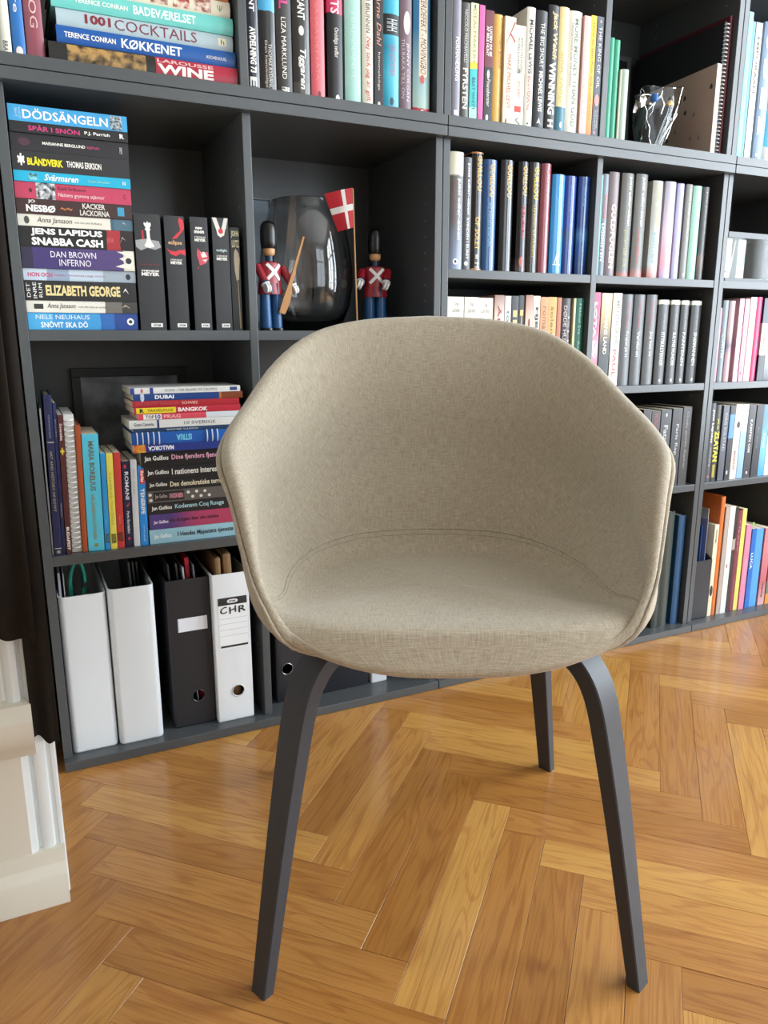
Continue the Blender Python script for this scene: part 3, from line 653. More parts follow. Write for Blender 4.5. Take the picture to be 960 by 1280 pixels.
# --- paperback stack
G = 'paperbacks in the tall stack'
S = 'in the tall paperback stack'
yL = [128.2, 149.3, 163.4, 185.8, 211.5, 225.2, 246.3, 265.6, 280.8, 307.3, 334, 349.2, 374.6, 389.8, 411.5]
zz = []
for i, y in enumerate(yL):
    zz.append(zt(9.4 + (35 - 9.4) * (y - 128.2) / (411.5 - 128.2), y, .03))
k0 = (.8058 + .0003) - zz[-1]; zz = [z + k0 * (i / 14) for i, z in enumerate(zz)]
stack = [
 ('#3d9fd3', 'sky-blue paperback topmost of the tall stack', [('t', 'DÖDSÄNGELN', .115, .83, .18, .86, W_, B), ('r', .85, .955, .06, .94, cloudy_mat('#20262c', '#b9c8d0', 260)), ('t', 'MO', .055, .075, .2, .8, '#bfe0ee'), ('t', 'HAYDER', .085, .1, .15, .85, '#bfe0ee')]),
 ('#1e1d20', 'black paperback with a pink title', [('t', 'SPÅR I SNÖN', .15, .58, .22, .8, '#c83a78', B), ('t', 'P.J. Parrish', .62, .84, .28, .66, W_, B), ('t', 'R', .925, .965, .3, .75, W_, BB)]),
 ('#232125', 'black paperback with small white and pink capitals', [('t', 'MARIANNE BERGLUND', .26, .62, .42, .6, W_, B), ('t', 'REPAN', .635, .74, .42, .58, '#a8456a', B), ('o', .11, .5, .006, .009, '#4a2a38'), ('t', 'PIR', .92, .945, .3, .7, '#cfcac4')]),
 ('#29282a', 'black paperback with a yellow title and white splash', [('t', 'BLÄNDVERK', .125, .42, .3, .74, '#e6d91f', BB), ('t', 'THOMAS ERIKSON', .45, .75, .34, .66, W_, B), ('o', .075, .55, .005, .0045, W_), ('t', '✱', .045, .105, .25, .85, W_)]),
 ('#1aa6c8', 'thin turquoise paperback with white script', [('t', 'Svärmaren', .25, .54, .2, .82, W_, {'s': .3, 'b': .02}), ('t', 'Susan Brindler', .62, .82, .35, .6, '#9fdcc8'), ('t', 'N', .93, .955, .3, .7, W_, B), ('r', .12, .19, .15, .8, cloudy_mat('#1f4450', '#7fc8d2', 150))]),
 ('#b83c58', 'rose red paperback with a woman\'s eyes on it', [('r', .175, .335, .0, 1, cloudy_mat('#22242a', '#d9dcdc', 130)), ('t', 'Kjell Eriksson', .36, .6, .56, .84, '#4a1526'), ('t', 'Nattens grymma stjärnor', .36, .76, .16, .46, '#ecd6d4'), ('t', '★', .11, .15, .35, .7, '#30101a'), ('t', 'C', .93, .955, .35, .65, '#7a2038')]),
 ('#3a2422', 'dark brown-red paperback with white capitals', [('t', 'JO', .1, .16, .68, .94, W_, B), ('t', 'NESBØ', .08, .325, .14, .62, '#f2efe8', BB), ('t', 'KACKER', .56, .76, .55, .92, '#d8d2ca', B), ('t', 'LACKORNA', .535, .795, .08, .46, '#d8d2ca', B), ('r', .87, .93, .2, .8, '#3a90b4'), ('t', '~~', .37, .47, .35, .55, '#b8703a')]),
 ([(0, '#4a6878'), (.17, '#3d5a6a'), (.2, '#dcd6c8')], 'cream paperback with handwriting, blue at one end', [('t', 'Anna Jansson', .16, .46, .2, .8, '#2b2a28', {'s': .3}), ('t', 'inte ens det förflutna', .48, .72, .4, .6, '#7a756a'), ('o', .075, .5, .006, .004, '#4a4844'), ('P', [(.3, .88), (.75, .915), (.55, .94), (.7, .91)], '#dfe6e8')]),
 ([(0, '#221518'), (.12, '#a02a30'), (.24, '#1a1819')], 'black paperback with two lines of heavy white capitals', [('t', 'JENS LAPIDUS', .1, .72, .54, .92, '#f4f1ea', BB), ('t', 'SNABBA CASH', .1, .72, .1, .48, '#f4f1ea', BB), ('P', [(.3, .87), (.7, .9), (.5, .93), (.65, .9)], '#d8cfca'), ('t', 'pocket', .76, .82, .3, .7, '#d86a62')]),
 ([(0, '#cfc8b6'), (.1, '#4c3a6e'), (.5, '#3d2f66'), (.9, '#2c2840')], 'purple paperback with white serif capitals', [('t', 'DAN BROWN', .25, .65, .54, .84, '#e6e0ea'), ('t', 'INFERNO', .32, .6, .14, .46, '#e6e0ea'), ('P', [(.95, .84), (.75, .93), (.6, .86), (.4, .93), (.2, .82), (.05, .99), (.95, .99)], '#ddd8ca'), ('o', .945, .5, .005, .005, '#2a2a30')]),
 ([(0, '#9aa6b0'), (.3, '#b9c6d2'), (.6, '#8f9fb4'), (.8, '#c2cedc')], 'thin pale blue paperback with pink lettering', [('t', 'HON OCH', .04, .25, .3, .68, '#c0406a', B), ('t', 'heter mannen jag mött', .27, .72, .35, .6, '#a86a84'), ('o', .93, .5, .005, .004, '#2a2c30')]),
 ('#201f21', 'black paperback with cream slab capitals', [('t', 'ELIZABETH GEORGE', .18, .85, .24, .78, '#dcc88e', BB), ('T', 'DET', .015, .045, .15, .85, W_), ('T', 'INRE', .07, .1, .1, .9, W_), ('T', 'RUM', .12, .15, .15, .85, W_), ('P', [(.45, .875), (.7, .9), (.4, .93), (.6, .9)], W_)]),
 ([(0, '#3c3a38'), (.14, '#6b6860'), (.3, '#dcd8cc')], 'thin cream paperback with handwriting, smoky at one end', [('t', 'Anna Jansson', .18, .43, .25, .8, '#2b2a28', {'s': .3}), ('t', 'och tills dess är vi ännu', .46, .72, .42, .6, '#6a665c'), ('r', .065, .145, .3, .72, '#33322f'), ('P', [(.45, .85), (.75, .89), (.4, .94), (.62, .89)], '#b9a894')]),
 ([(0, '#1d3f86'), (.22, '#2a63aa'), (.35, '#3c94cc'), (.8, '#4aa8dc'), (1, '#62b4e2')], 'blue paperback at the bottom of the tall stack', [('t', 'NELE NEUHAUS', .07, .55, .62, .88, '#e4eef4'), ('t', 'SNÖVIT SKA DÖ', .11, .53, .12, .52, '#f2f6f8', B), ('o', .93, .5, .006, .006, W_), ('o', .93, .5, .003, .003, '#2a3038')]),
]
for i, (c, desc, dec) in enumerate(stack):
    f = (zz[i] + zz[i+1]) / 2
    u = (yL[i] - 128.2) / 283
    s = .03 + random.uniform(-.002, .004)
    a = solveX(9.4 + (35 - 9.4) * u, s, f); b = solveX(158.7 + (173.4 - 158.7) * u, s, f)
    lab = desc if 'stack' in desc else desc + ' ' + S
    lying(a, b, zz[i+1], zz[i], s, 'p', c, lab, G, dec, d=.125)
# --- black matching novels beside the stack
G = 'thick black matching novels'
ZA = .8058
def novel(p0, p1, yt, label, dec): 
    row(ZA, .03, '', G, [(p0, p1, yt, 'p', '#29292b', label, dec, {'sb': 0})], d=.13)
lab_ = lambda x0=.4, x1=.85: [('r', .938, .973, x0, x1, '#e8e6e0'), ('T', 'ATOM', .947, .965, x0+.08, x1-.08, K_, BB)]
queen = [(.5,.06),(.55,.075),(.62,.07),(.64,.09),(.58,.12),(.61,.128),(.6,.135),(.57,.14),(.575,.2),(.62,.235),(.7,.26),(.72,.275),(.55,.285),(.4,.28),(.34,.265),(.42,.24),(.46,.2),(.45,.14),(.4,.135),(.4,.125),(.44,.12),(.36,.085),(.38,.07),(.46,.08)]
novel(176.5, 209, 267.5, 'thickest black novel with a white chess piece on its spine', [('P', [(.02,.225),(.35,.21),(.9,.225),(.98,.275),(.75,.30),(.45,.285),(.2,.31),(.02,.28)], '#9a9a9a'), ('P', queen, '#e9e4da'), ('P', [(.27,.14),(.33,.14),(.34,.2),(.36,.215),(.24,.215),(.27,.2)], '#b8283a'), ('t', '', 0, 1, 0, 1, W_), ('T', 'breaking dawn', .42, .435, .12, .88, '#a02a34'), ('T', 'STEPHENIE', .475, .49, .16, .84, W_, BB), ('T', 'MEYER', .495, .525, .16, .84, W_, BB)] + lab_())
novel(213, 237.7, 270, 'black novel with red ribbon shapes on its spine', [('P', [(.75,.01),(.95,.03),(1,.1),(.85,.14),(.6,.19),(.35,.2),(.5,.17),(.8,.12),(.72,.05)], '#c8303c'), ('P', [(.05,.28),(.25,.3),(.5,.305),(.7,.29),(1,.285),(1,.34),(.75,.32),(.5,.345),(.25,.33)], '#c8303c'), ('T', 'eclipse', .21, .255, .16, .84, '#d8a878', B), ('T', 'STEPHENIE', .37, .385, .22, .8, '#cfcac4', B), ('T', 'MEYER', .39, .415, .22, .8, W_, BB)] + lab_(.38, .86))
novel(244.5, 266, 271.6, 'black novel with a red and white flower on its spine', [('T', 'new', .085, .105, .3, .7, W_, BB), ('T', 'moon', .115, .14, .22, .78, W_, BB), ('T', 'STEPHENIE', .165, .18, .22, .85, '#cfcac4', B), ('T', 'MEYER', .185, .21, .22, .85, W_, BB), ('P', [(.35,.27),(.55,.3),(.95,.3),(.98,.36),(.8,.4),(.45,.42),(.4,.38),(.3,.33)], '#c64450'), ('P', [(.5,.3),(.75,.3),(.9,.34),(.6,.35)], '#e6dcd6'), ('P', [(.6,.37),(.9,.36),(.8,.39)], '#b9c8cc'), ('o', .44, .35, .0012, .002, '#b02c38')] + lab_(.36, .84))
novel(271, 291.3, 272.5, 'black novel with pale hands holding a red fruit', [('P', [(.02,.0),(.28,.0),(.48,.09),(.35,.13),(.22,.09)], '#d8d2c8'), ('P', [(.98,.0),(.75,.0),(.58,.09),(.68,.13),(.85,.09)], '#d8d2c8'), ('P', [(.25,.1),(.5,.14),(.8,.1),(.72,.15),(.5,.17),(.32,.15)], '#d8d2c8'), ('o', .115, .52, .0045, .0045, '#c22a38'), ('T', 'twilight', .27, .3, .2, .86, '#bcd2ce', B), ('T', 'STEPHENIE', .325, .34, .2, .86, '#cfcac4', B), ('T', 'MEYER', .345, .37, .2, .86, W_, BB)] + lab_(.34, .84))
row(ZA, .034, '', 'thick black matching novels', [(292.5, 304.5, 284.5, 'p', '#1e1c1a', 'narrow black novel with cream capitals and a feather shape, next to divider', [('T', 'JOHN', .03, .1, .15, .95, '#d8cfa8', BB), ('T', 'LUTZ', .12, .19, .2, .95, '#d8cfa8', BB), ('P', [(.55,.2),(.85,.24),(.95,.3),(.85,.42),(.8,.5),(.55,.51),(.4,.42),(.35,.3),(.4,.23)], '#cdbfa4'), ('P', [(.62,.5),(.72,.5),(.85,.98),(.72,.98)], '#a8946c')])], d=.13)
# --- middle shelf, upright books
ZM = .4125
G = 'upright books above the white box files'
S = 'above the white file boxes'
row(ZM, .028, S, G, [
 (68.4, 78.4, 494, 'h', '#161d48', 'navy blue tall art history book', [('t', 'ART AND HISTORY OF EGYPT', .34, .72, .3, .62, '#b9a878'), ('r', .285, .29, .05, .95, '#b9b4a8'), ('t', 'GIOVANNI', .12, .26, .4, .6, '#8f94a8'), ('r', .955, .96, .05, .95, '#b9b4a8'), ('r', .972, .99, .3, .75, '#a89878')], {'bulge': .0006}),
 (78.8, 83.2, 504, 'p', '#1a2358', 'thin navy guidebook between the tall navy and maroon ones', [('t', 'VINICIO', .65, .75, .3, .7, '#b9a878'), ('t', 'guide', .1, .22, .3, .7, '#a8a8b8')]),
 (83.6, 90.2, 519, 'p', '#4e1f1f', 'maroon travel book with a yellow cross', [('t', 'Svenska', .06, .18, .25, .75, '#d8c8c0', B), ('t', '+', .23, .28, .1, .9, '#d9c23a', BB), ('t', 'BUDAPEST', .8, .97, .2, .8, '#e0d8d0', BB)]),
], lean=1.5)
row(ZM, .028, S, G, [
 (103.6, 110.6, 532, 'h', '#a24a22', 'rust orange hardback beside the white spiral-bound one', [], {'bulge': .0008, 'd': .16}),
 (111, 131.3, 543, 'p', '#52bcd6', 'turquoise thick paperback with brown capitals', [('t', 'MARIA BORELIUS', .06, .48, .35, .68, '#6e6248', B), ('t', 'HÄLSOREVOLUTIONEN', .51, .9, .35, .62, '#8f8a62', B), ('r', .935, .965, .38, .62, '#8a8a50')]),
 (132, 138.6, 567, 'p', '#2a8fce', 'sky-blue slim notebook beside the yellow one', [('t', 'abc', .68, .76, .35, .6, '#8fc8e8'), ('r', .83, .93, .15, .9, cloudy_mat('#1c2026', '#4a90b4', 500))], {'d': .12}),
 (139, 147.4, 567, 'p', '#dfd35a', 'yellow slim notebook between sky-blue and red ones', [('t', 'handbok för livet', .2, .75, .3, .7, '#b8a93a'), ('r', .84, .94, .15, .9, cloudy_mat('#1c1c1a', '#9a9440', 500))], {'d': .12}),
 (147.8, 156.8, 566, 'p', '#c23b38', 'red slim notebook beside the yellow one', [('t', 'vägen', .64, .74, .3, .6, '#e08a80'), ('r', .83, .93, .1, .85, cloudy_mat('#2a1616', '#a04038', 500))], {'d': .12}),
 (157.6, 167.5, 577, 'p', '#1b2140', 'dark navy paperback with white capitals', [('t', 'ROMANI', .12, .44, .28, .78, '#dfe2ea', B), ('t', 'Paris Bordellet', .58, .84, .35, .68, '#d4d6de', B), ('P', [(.3,.52),(.8,.47),(.75,.5),(.5,.53)], '#b83a50'), ('o', .06, .4, .002, .004, '#c03a50'), ('o', .9, .5, .002, .003, '#c03a50')]),
 (168, 176, 575, 'p', '#c3c6ca', 'plain whitish thin book', [('t', 'om livet', .1, .4, .35, .6, '#8a8e94')]),
 (176.5, 186.3, 583, 'p', '#2383cf', 'bright blue guidebook with a red patch', [('r', .04, .22, .2, .85, '#c8323c'), ('t', 'Berlitz', .06, .2, .35, .75, W_, B), ('t', 'TENERIFE', .28, .6, .25, .75, W_, B), ('t', 'pocket guide', .75, .95, .4, .62, '#bfe0f2')]),
], lean=1.5)
# spiral-bound notebook
xa = solveX(90.6, .03, ZM); xb = solveX(103.2, .03, ZM); hh = solveZ((xa+xb)/2, .03, 519) - ZM
nb = empty('spiral_notebook', ((xa+xb)/2, .03, ZM + .0005), 0, 'white spiral-bound notebook standing beside the rust orange hardback', 'notebook'); nb.rotation_euler = (0, math.radians(1.5), 0)
t_ = xb - xa
MB().cbox(-t_/2, t_/2, .006, .17, 0, hh, .0008).build('page_block', mat('#d7d5d0', .7, .05, 200), nb)
mb = MB(); nr = 26
for i in range(nr):
    zc = .01 + (hh - .02) * i / (nr - 1)
    mb.tube([(t_*.46*math.cos(a), .009 - .010*math.sin(a), zc + .0012*math.cos(a)) for a in [PI*k/10 for k in range(11)]], .0012, 6)
tag(mb.build('wire_binding', mat('#dfe1e2', .3, .03, spec=.6), nb, smooth=60), kind='stuff')
# magazine at the case side
mg = MB().cbox(-.0013, .0013, 0, .21, 0, .262, .0004).build('magazine', mat('#b9bcc2', .35, .06)); mg.location = (.0182, .034, ZM + .0002); mg.rotation_euler = (0, math.radians(.6), 0)
tag(mg, 'pale grey magazine standing between the case side and navy art book', 'magazine')
# --- travel guides and novels lying in a stack
G = 'books in the travel guide stack'
S = 'in the travel guide stack'
pxl = lambda x: 30 + x / 3.4286
pyl = lambda y: 450 + y / 3.4286
sb = .03
lv = [770, 710, 646, 598, 548, 500, 447, 383, 350, 300, 284, 250, 226, 198, 172, 144, 119]
XS = solveX(187.5, sb, ZM + .01)
zl = [zt(187.5 - (770 - y) * .012, pyl(y), sb) for y in lv]
zl = [z + (ZM + .0003 - zl[0]) * (1 - i / 16) for i, z in enumerate(zl)]
tx = [
 ('#8db6c4', 0, .215, 'light blue paperback at the bottom of the travel guide stack', [('t', 'Jan Guillou', .04, .2, .3, .68, '#e9f2f2', B), ('t', 'I Hendes Majestæts tjeneste', .26, .8, .28, .72, '#1f2a33', B)], 0, 'p'),
 ([(0, '#a83a52'), (.55, '#a0385c'), (.8, '#4b3570'), (1, '#4a3a78', 1)], 0, .215, 'purple and crimson paperback', [('t', 'Jan Guillou', .035, .17, .32, .6, '#e4dcea', B), ('t', 'En Kriger har sin sidste', .19, .66, .36, .66, '#3a1830', B)], .002, 'p'),
 ('#1b1b1d', 0, .215, 'black paperback with pale blue title', [('t', 'Jan Guillou', .035, .22, .28, .72, '#e8e6e0', B), ('t', 'Kodenavn Coq Rouge', .25, .72, .26, .78, '#9fc2c8', B)], 0, 'p'),
 ('#58534f', 0, .215, 'grey paperback with pale hearts and a black title patch', [('r', .055, .34, .12, .9, '#1e1c1d'), ('t', 'Jan Guillou', .07, .18, .3, .7, '#c8bcb4'), ('t', 'ONDSKABEN', .2, .33, .3, .72, '#d890a0', B)] + [('o', u, v, .0028, .003, '#d8d2ca') for u, v in ((.025, .7), (.03, .25), (.38, .7), (.42, .3), (.46, .72), (.5, .3), (.54, .7), (.58, .3))], .001, 'p'),
 ('#1b1b1d', 0, .215, 'black paperback with cream title', [('t', 'Jan Guillou', .03, .19, .3, .72, '#e8e6e0', B), ('t', 'Den demokratiske terrorist', .22, .78, .28, .74, '#d8cdb0', B)], 0, 'p'),
 ('#1d1c1f', 0, .215, 'black paperback with white title', [('t', 'Jan Guillou', .03, .22, .3, .74, '#e8e6e0', B), ('t', 'I nationens interesse', .25, .72, .3, .78, '#dcd8d0', B)], -.002, 'p'),
 ('#19191b', 0, .215, 'thick black paperback with pink title', [('t', 'Jan Guillou', .03, .24, .34, .74, '#e8e6e0', B), ('t', 'Dine fjenders fjende', .27, .72, .32, .76, '#d8a0b4', B)], -.006, 'p'),
 ('#22347e', 1, .2, 'dark blue guidebook with red and yellow end', [('r', .89, 1, .0, 1, cloudy_mat('#c4402e', '#e0b840', 60)), ('t', 'MALLORCA', .64, .87, .22, .8, '#e4e6ee', BB)], -.018, 'p'),
 ('#2058a8', 1, .2, 'blue ring-bound guidebook', [('t', 'ISTRIA', .46, .60, .25, .8, '#6fc4e4', BB)], -.020, 'p'),
 ('#1f3a5c', 1, .195, 'thin dark blue booklet', [('t', 'COSTA BRAVA', .4, .7, .3, .7, '#b9c4cf', B)], -.016, 'p'),
 ('#d4d5d2', 0, .195, 'thin white guidebook under the pink and white one', [('t', 'Gran Canaria', .04, .22, .3, .7, '#5a6472', B), ('r', .25, .27, 0, 1, '#2f3f78'), ('t', '10 SVERIGE', .5, .8, .3, .7, '#5a6070')], -.022, 'p'),
 ([(0, '#cdd4da'), (.35, '#cdd4da'), (.351, '#cf4a5c')], 0, .19, 'thin pink and white guidebook', [('r', .05, .22, .05, .95, '#eceae6'), ('t', 'TOP', .07, .15, .2, .8, '#3a3a3c', B), ('t', '10', .16, .21, .1, .9, '#2f4f98', BB), ('t', 'PRAG', .24, .4, .2, .8, '#f0b8b8', B)], -.006, 'p'),
 ('#b5283a', 0, .195, 'red guidebook with a yellow patch', [('r', .02, .38, .08, .92, '#e6cf2a'), ('t', 'TRAVELPACK', .12, .36, .3, .7, '#8a6a14', B), ('t', 'R', .05, .09, .2, .8, '#1d1c18', BB), ('t', 'BANGKOK', .4, .68, .18, .82, '#f2e4e2', BB)], -.012, 'p'),
 ('#a8222f', 0, .195, 'thin plain red guidebook', [('t', 'SCHWEIZ', .45, .6, .3, .75, '#e4b0a8', B), ('t', 'POLYGLOTT TRAVELLER', .04, .42, .3, .7, '#c25a5a')], -.014, 'p'),
 ([(0, '#7a3a1e'), (.2, '#b06a34'), (.22, '#1f3f7c')], 0, .2, 'navy guidebook with an orange photo end', [('t', 'DUBAI', .19, .36, .22, .8, '#eceef2', BB), ('o', .08, .5, .008, .0035, '#c4cfe0'), ('t', 'lonely planet', .04, .12, .42, .56, '#1f3f7c')], -.012, 'p'),
 ('#d9d9d6', 0, .2, 'thin white guidebook topmost', [('r', .0, .035, 0, 1, '#2c3c8c'), ('o', .1, .5, .004, .002, '#c05a60'), ('r', .17, .2, 0, 1, '#2c3c8c'), ('t', 'GOZO - THE ISLAND OF CALYPSO', .3, .78, .3, .72, '#4a5468'), ('r', .9, .97, .2, .8, '#31427a')], -.016, 'p'),
]
for i, (c, fl_, L, desc, dec, dx, kind) in enumerate(tx):
    a = XS + dx
    r = lying(a, min(a + L, .385), zl[i], zl[i+1], sb - (.004 if i > 6 else 0), kind, c, desc + ' ' + S if 'stack' not in desc else desc, G, dec, d=.135 if i < 7 else .12, flip=bool(fl_))
    if i == 8:
        mb = MB(); tt = zl[i+1] - zl[i]
        for u in (.05, .1, .15, .2, .25, .7, .75, .8):
            mb.tube([(tt*.55*math.cos(q), .004 - .008*math.sin(q), .195 - .195*(1-u)) for q in [PI*k/8 for k in range(9)]], .0011, 6)
        tag(mb.build('wire_binding', mat('#d5dbe4', .3, .03), r, smooth=60), kind='stuff')

# --- glossy hardbacks
ZB = .9315
gold = '#d8b060'
S = 'in the glossy hardback row'
G = 'glossy hardbacks over the chair'
GL = {'g': .16, 'bulge': .0055}
row(ZB, .03, S, G, [
 (561.5, 578, 189.5, 'h', sf([(0, '#7f8aa4'), (.4, '#5c6066'), (.80, '#54524c'), (.82, '#d8d6c2')]), 'slate book with a cream cap at the row end', [('t', 'jussi adler-olsen', .22, .74, .5, .8, W_, B), ('t', 'FLASKEPOST', .24, .6, .2, .38, '#a03a3a'), ('o', .93, .45, .006, .006, W_), ('o', .93, .45, .003, .003, '#33343a')], {'g': .3, 'bulge': .004}),
 (578.4, 588.8, 196.5, 'h', '#4b4d54', 'narrow dark slate book with white lettering', [('t', 'jussi adler-olsen', .05, .5, .4, .75, W_, B), ('t', 'KVINDEN I BURET', .53, .9, .4, .7, '#dcdcd8', B), ('o', .94, .45, .0045, .0045, W_)], {'g': .35}),
 (589.2, 603.2, 190, 'h', [(0, '#c98a5a'), (.012, '#1c1a1a'), (.985, '#1c1a1a'), (.988, '#c98a5a')], 'black and gold book with copper edges', [('t', 'GUILLOU', .03, .32, .4, .85, gold, B), ('t', 'OP SOLET', .54, .82, .3, .7, gold, B), ('r', .86, .9, .4, .6, '#b9b4a8'), ('t', 'H', .93, .975, .35, .75, '#d0cabc', B)], GL),
 (604, 620.6, 199.5, 'h', '#1d4a7c', 'deep blue book with gold capitals between black ones', [('t', 'GUILLOU', .04, .33, .4, .8, gold, B), ('t', 'en venstrehåndet', .38, .78, .35, .7, '#6fa8cc', IT)], GL),
 (625, 641, 200, 'h', '#1b1b1f', 'plain black book with gold capitals beside the deep blue one', [('t', 'GUILLOU', .04, .33, .4, .8, gold, B)], GL),
 (645.6, 658.2, 202, 'h', sf([(0, '#1c2a3a'), (.02, '#5a4a4a'), (.1, '#3a3038'), (.15, '#1b1a1e')]), 'black book with a red title and coloured foot', [('t', 'GUILLOU', .04, .3, .35, .8, gold, B), ('t', 'TJENEREN', .38, .68, .3, .65, '#b83a48', B), ('o', .9, .4, .004, .01, '#c06a5a')], GL),
 (659, 672.6, 203, 'h', '#2a2622', 'black-brown book with yellow lettering', [('t', 'GUILLOU', .04, .33, .35, .8, '#d8c040', B), ('t', 'dykkerklokken', .38, .85, .3, .62, '#c8ac3a')], GL),
 (674, 686.2, 204.5, 'h', '#8f4a54', 'dusty maroon book in a shiny jacket', [('t', 'Guillou', .05, .25, .4, .7, '#c88a8a')], GL),
 (687, 702.6, 218, 'h', '#2a86c2', 'bright azure book with a small white sail', [('t', 'mellem', .08, .22, .45, .7, '#b4dcf0'), ('P', [(.3,.9),(.5,.78),(.6,.9)], '#dceaf2'), ('r', .9, .91, .2, .85, '#c8dcea')], GL),
 (703.2, 717.3, 220, 'h', sf([(0, '#16306c'), (.3, '#1b3f86'), (.42, '#28406c'), (.5, '#1c3a8c')]), 'royal blue book in a shiny jacket beside the azure one', [('t', 'brobyggerne', .1, .36, .3, .55, '#5f8ac8')], GL),
 (719.6, 736, 221, 'h', sf([(0, '#123060'), (.3, '#1a4a86'), (.42, '#3a6a9c'), (.5, '#153c7c')]), 'dark blue sea-coloured book next to the divider', [('t', 'dandy', .1, .3, .3, .5, '#6f9ad0')], GL),
], d=.155)
# --- row just behind the chair back
S = 'peeking over the chair back'
ZC = .678
row(ZC, .03, S, 'books peeking over the chair back', [
 (559.3, 579.7, 371, 'p', '#d9d6cc', 'white book at the row end', [('T', 'Dag', .05, .1, .42, .68, '#9a968c'), ('T', 'Larsen', .11, .16, .3, .75, '#9a968c'), ('t', 'DEL', .22, .5, .2, .4, '#3a3a3a', B), ('t', 'LIV', .22, .5, .6, .8, '#3a3a3a', B)]),
 (580.3, 597.8, 371.5, 'p', '#d8d5ca', 'white book second from the row end', [('T', 'Dag', .05, .1, .38, .64, '#9a968c'), ('T', 'Larsen', .11, .16, .25, .78, '#9a968c'), ('t', 'MUR', .22, .5, .15, .4, '#26262a', BB), ('t', 'BEN', .22, .5, .55, .85, '#26262a', BB)]),
 (598.4, 617, 372.5, 'p', '#dbd8ce', 'white book third from the row end with red marks', [('T', 'Dag', .05, .1, .35, .62, '#9a968c'), ('T', 'Larsen', .11, .16, .2, .75, '#9a968c'), ('t', 'NY', .22, .5, .2, .5, '#b83a30', B), ('t', 'RO', .22, .5, .6, .85, '#33343a', B)]),
 (618, 630.3, 369, 'p', sf([(0, '#d0b8a8'), (.6, '#8a5048'), (.75, '#d8cabc'), (1, '#8f6a60')]), 'cream and brick patchy book', [('t', 'ÅR', .1, .35, .3, .7, '#a03c34', B)]),
 (631, 638.8, 370, 'p', '#cfcfcc', 'thin whitish book', [('t', 'tomas', .15, .5, .3, .7, '#4a5a7a')]),
 (639.6, 648.4, 370, 'p', '#25282c', 'thin black book with cream bars', [('t', 'IBI', .15, .55, .2, .8, '#c8b478', BB)]),
 (649.4, 656.2, 369.5, 'p', '#2a2c34', 'thin blue-black book with yellow bars', [('t', 'HII', .15, .55, .2, .8, '#d0b870', BB)]),
 (656.8, 666, 369, 'p', sf([(0, '#8a5a3c'), (.5, '#c88850'), (.7, '#d8b8a8'), (1, '#9a6a5a')]), 'pinkish tan book', [('o', .3, .5, .003, .012, '#7a3a2a')]),
 (666.5, 675.2, 370, 'p', '#d2ccba', 'cream book with heavy black title', [('t', 'HJERTE', .12, .6, .25, .75, '#26262a', BB)]),
 (675.8, 685.8, 371.5, 'p', '#c38a58', 'tan orange book', [('t', 'roman', .1, .4, .3, .7, '#8a5a34')]),
 (686.2, 696.6, 371.5, 'p', '#c79a4c', 'golden ochre book', [('t', 'solen', .1, .4, .3, .7, '#7a5a24')]),
 (697, 702.4, 372, 'p', '#a85a34', 'thin burnt orange book', []),
 (702.8, 716.3, 373, 'h', '#3a3034', 'dark aubergine wide book', [('t', 'DØDE HUS', .08, .5, .2, .5, '#b9b0b0', B), ('t', 'ISLEIF', .2, .7, .6, .8, '#a8a0a0')]),
 (716.9, 719.6, 373, 'p', '#d6d2a0', 'very thin pale yellow book beside the green one', []),
 (720, 731.8, 373, 'h', '#24695a', 'dark green book next to the divider', [('t', 'Mikkel Sva', .06, .4, .35, .62, '#a8d0bc'), ('t', 'Roman', .48, .7, .35, .6, '#a8d0bc')]),
], ym=400)
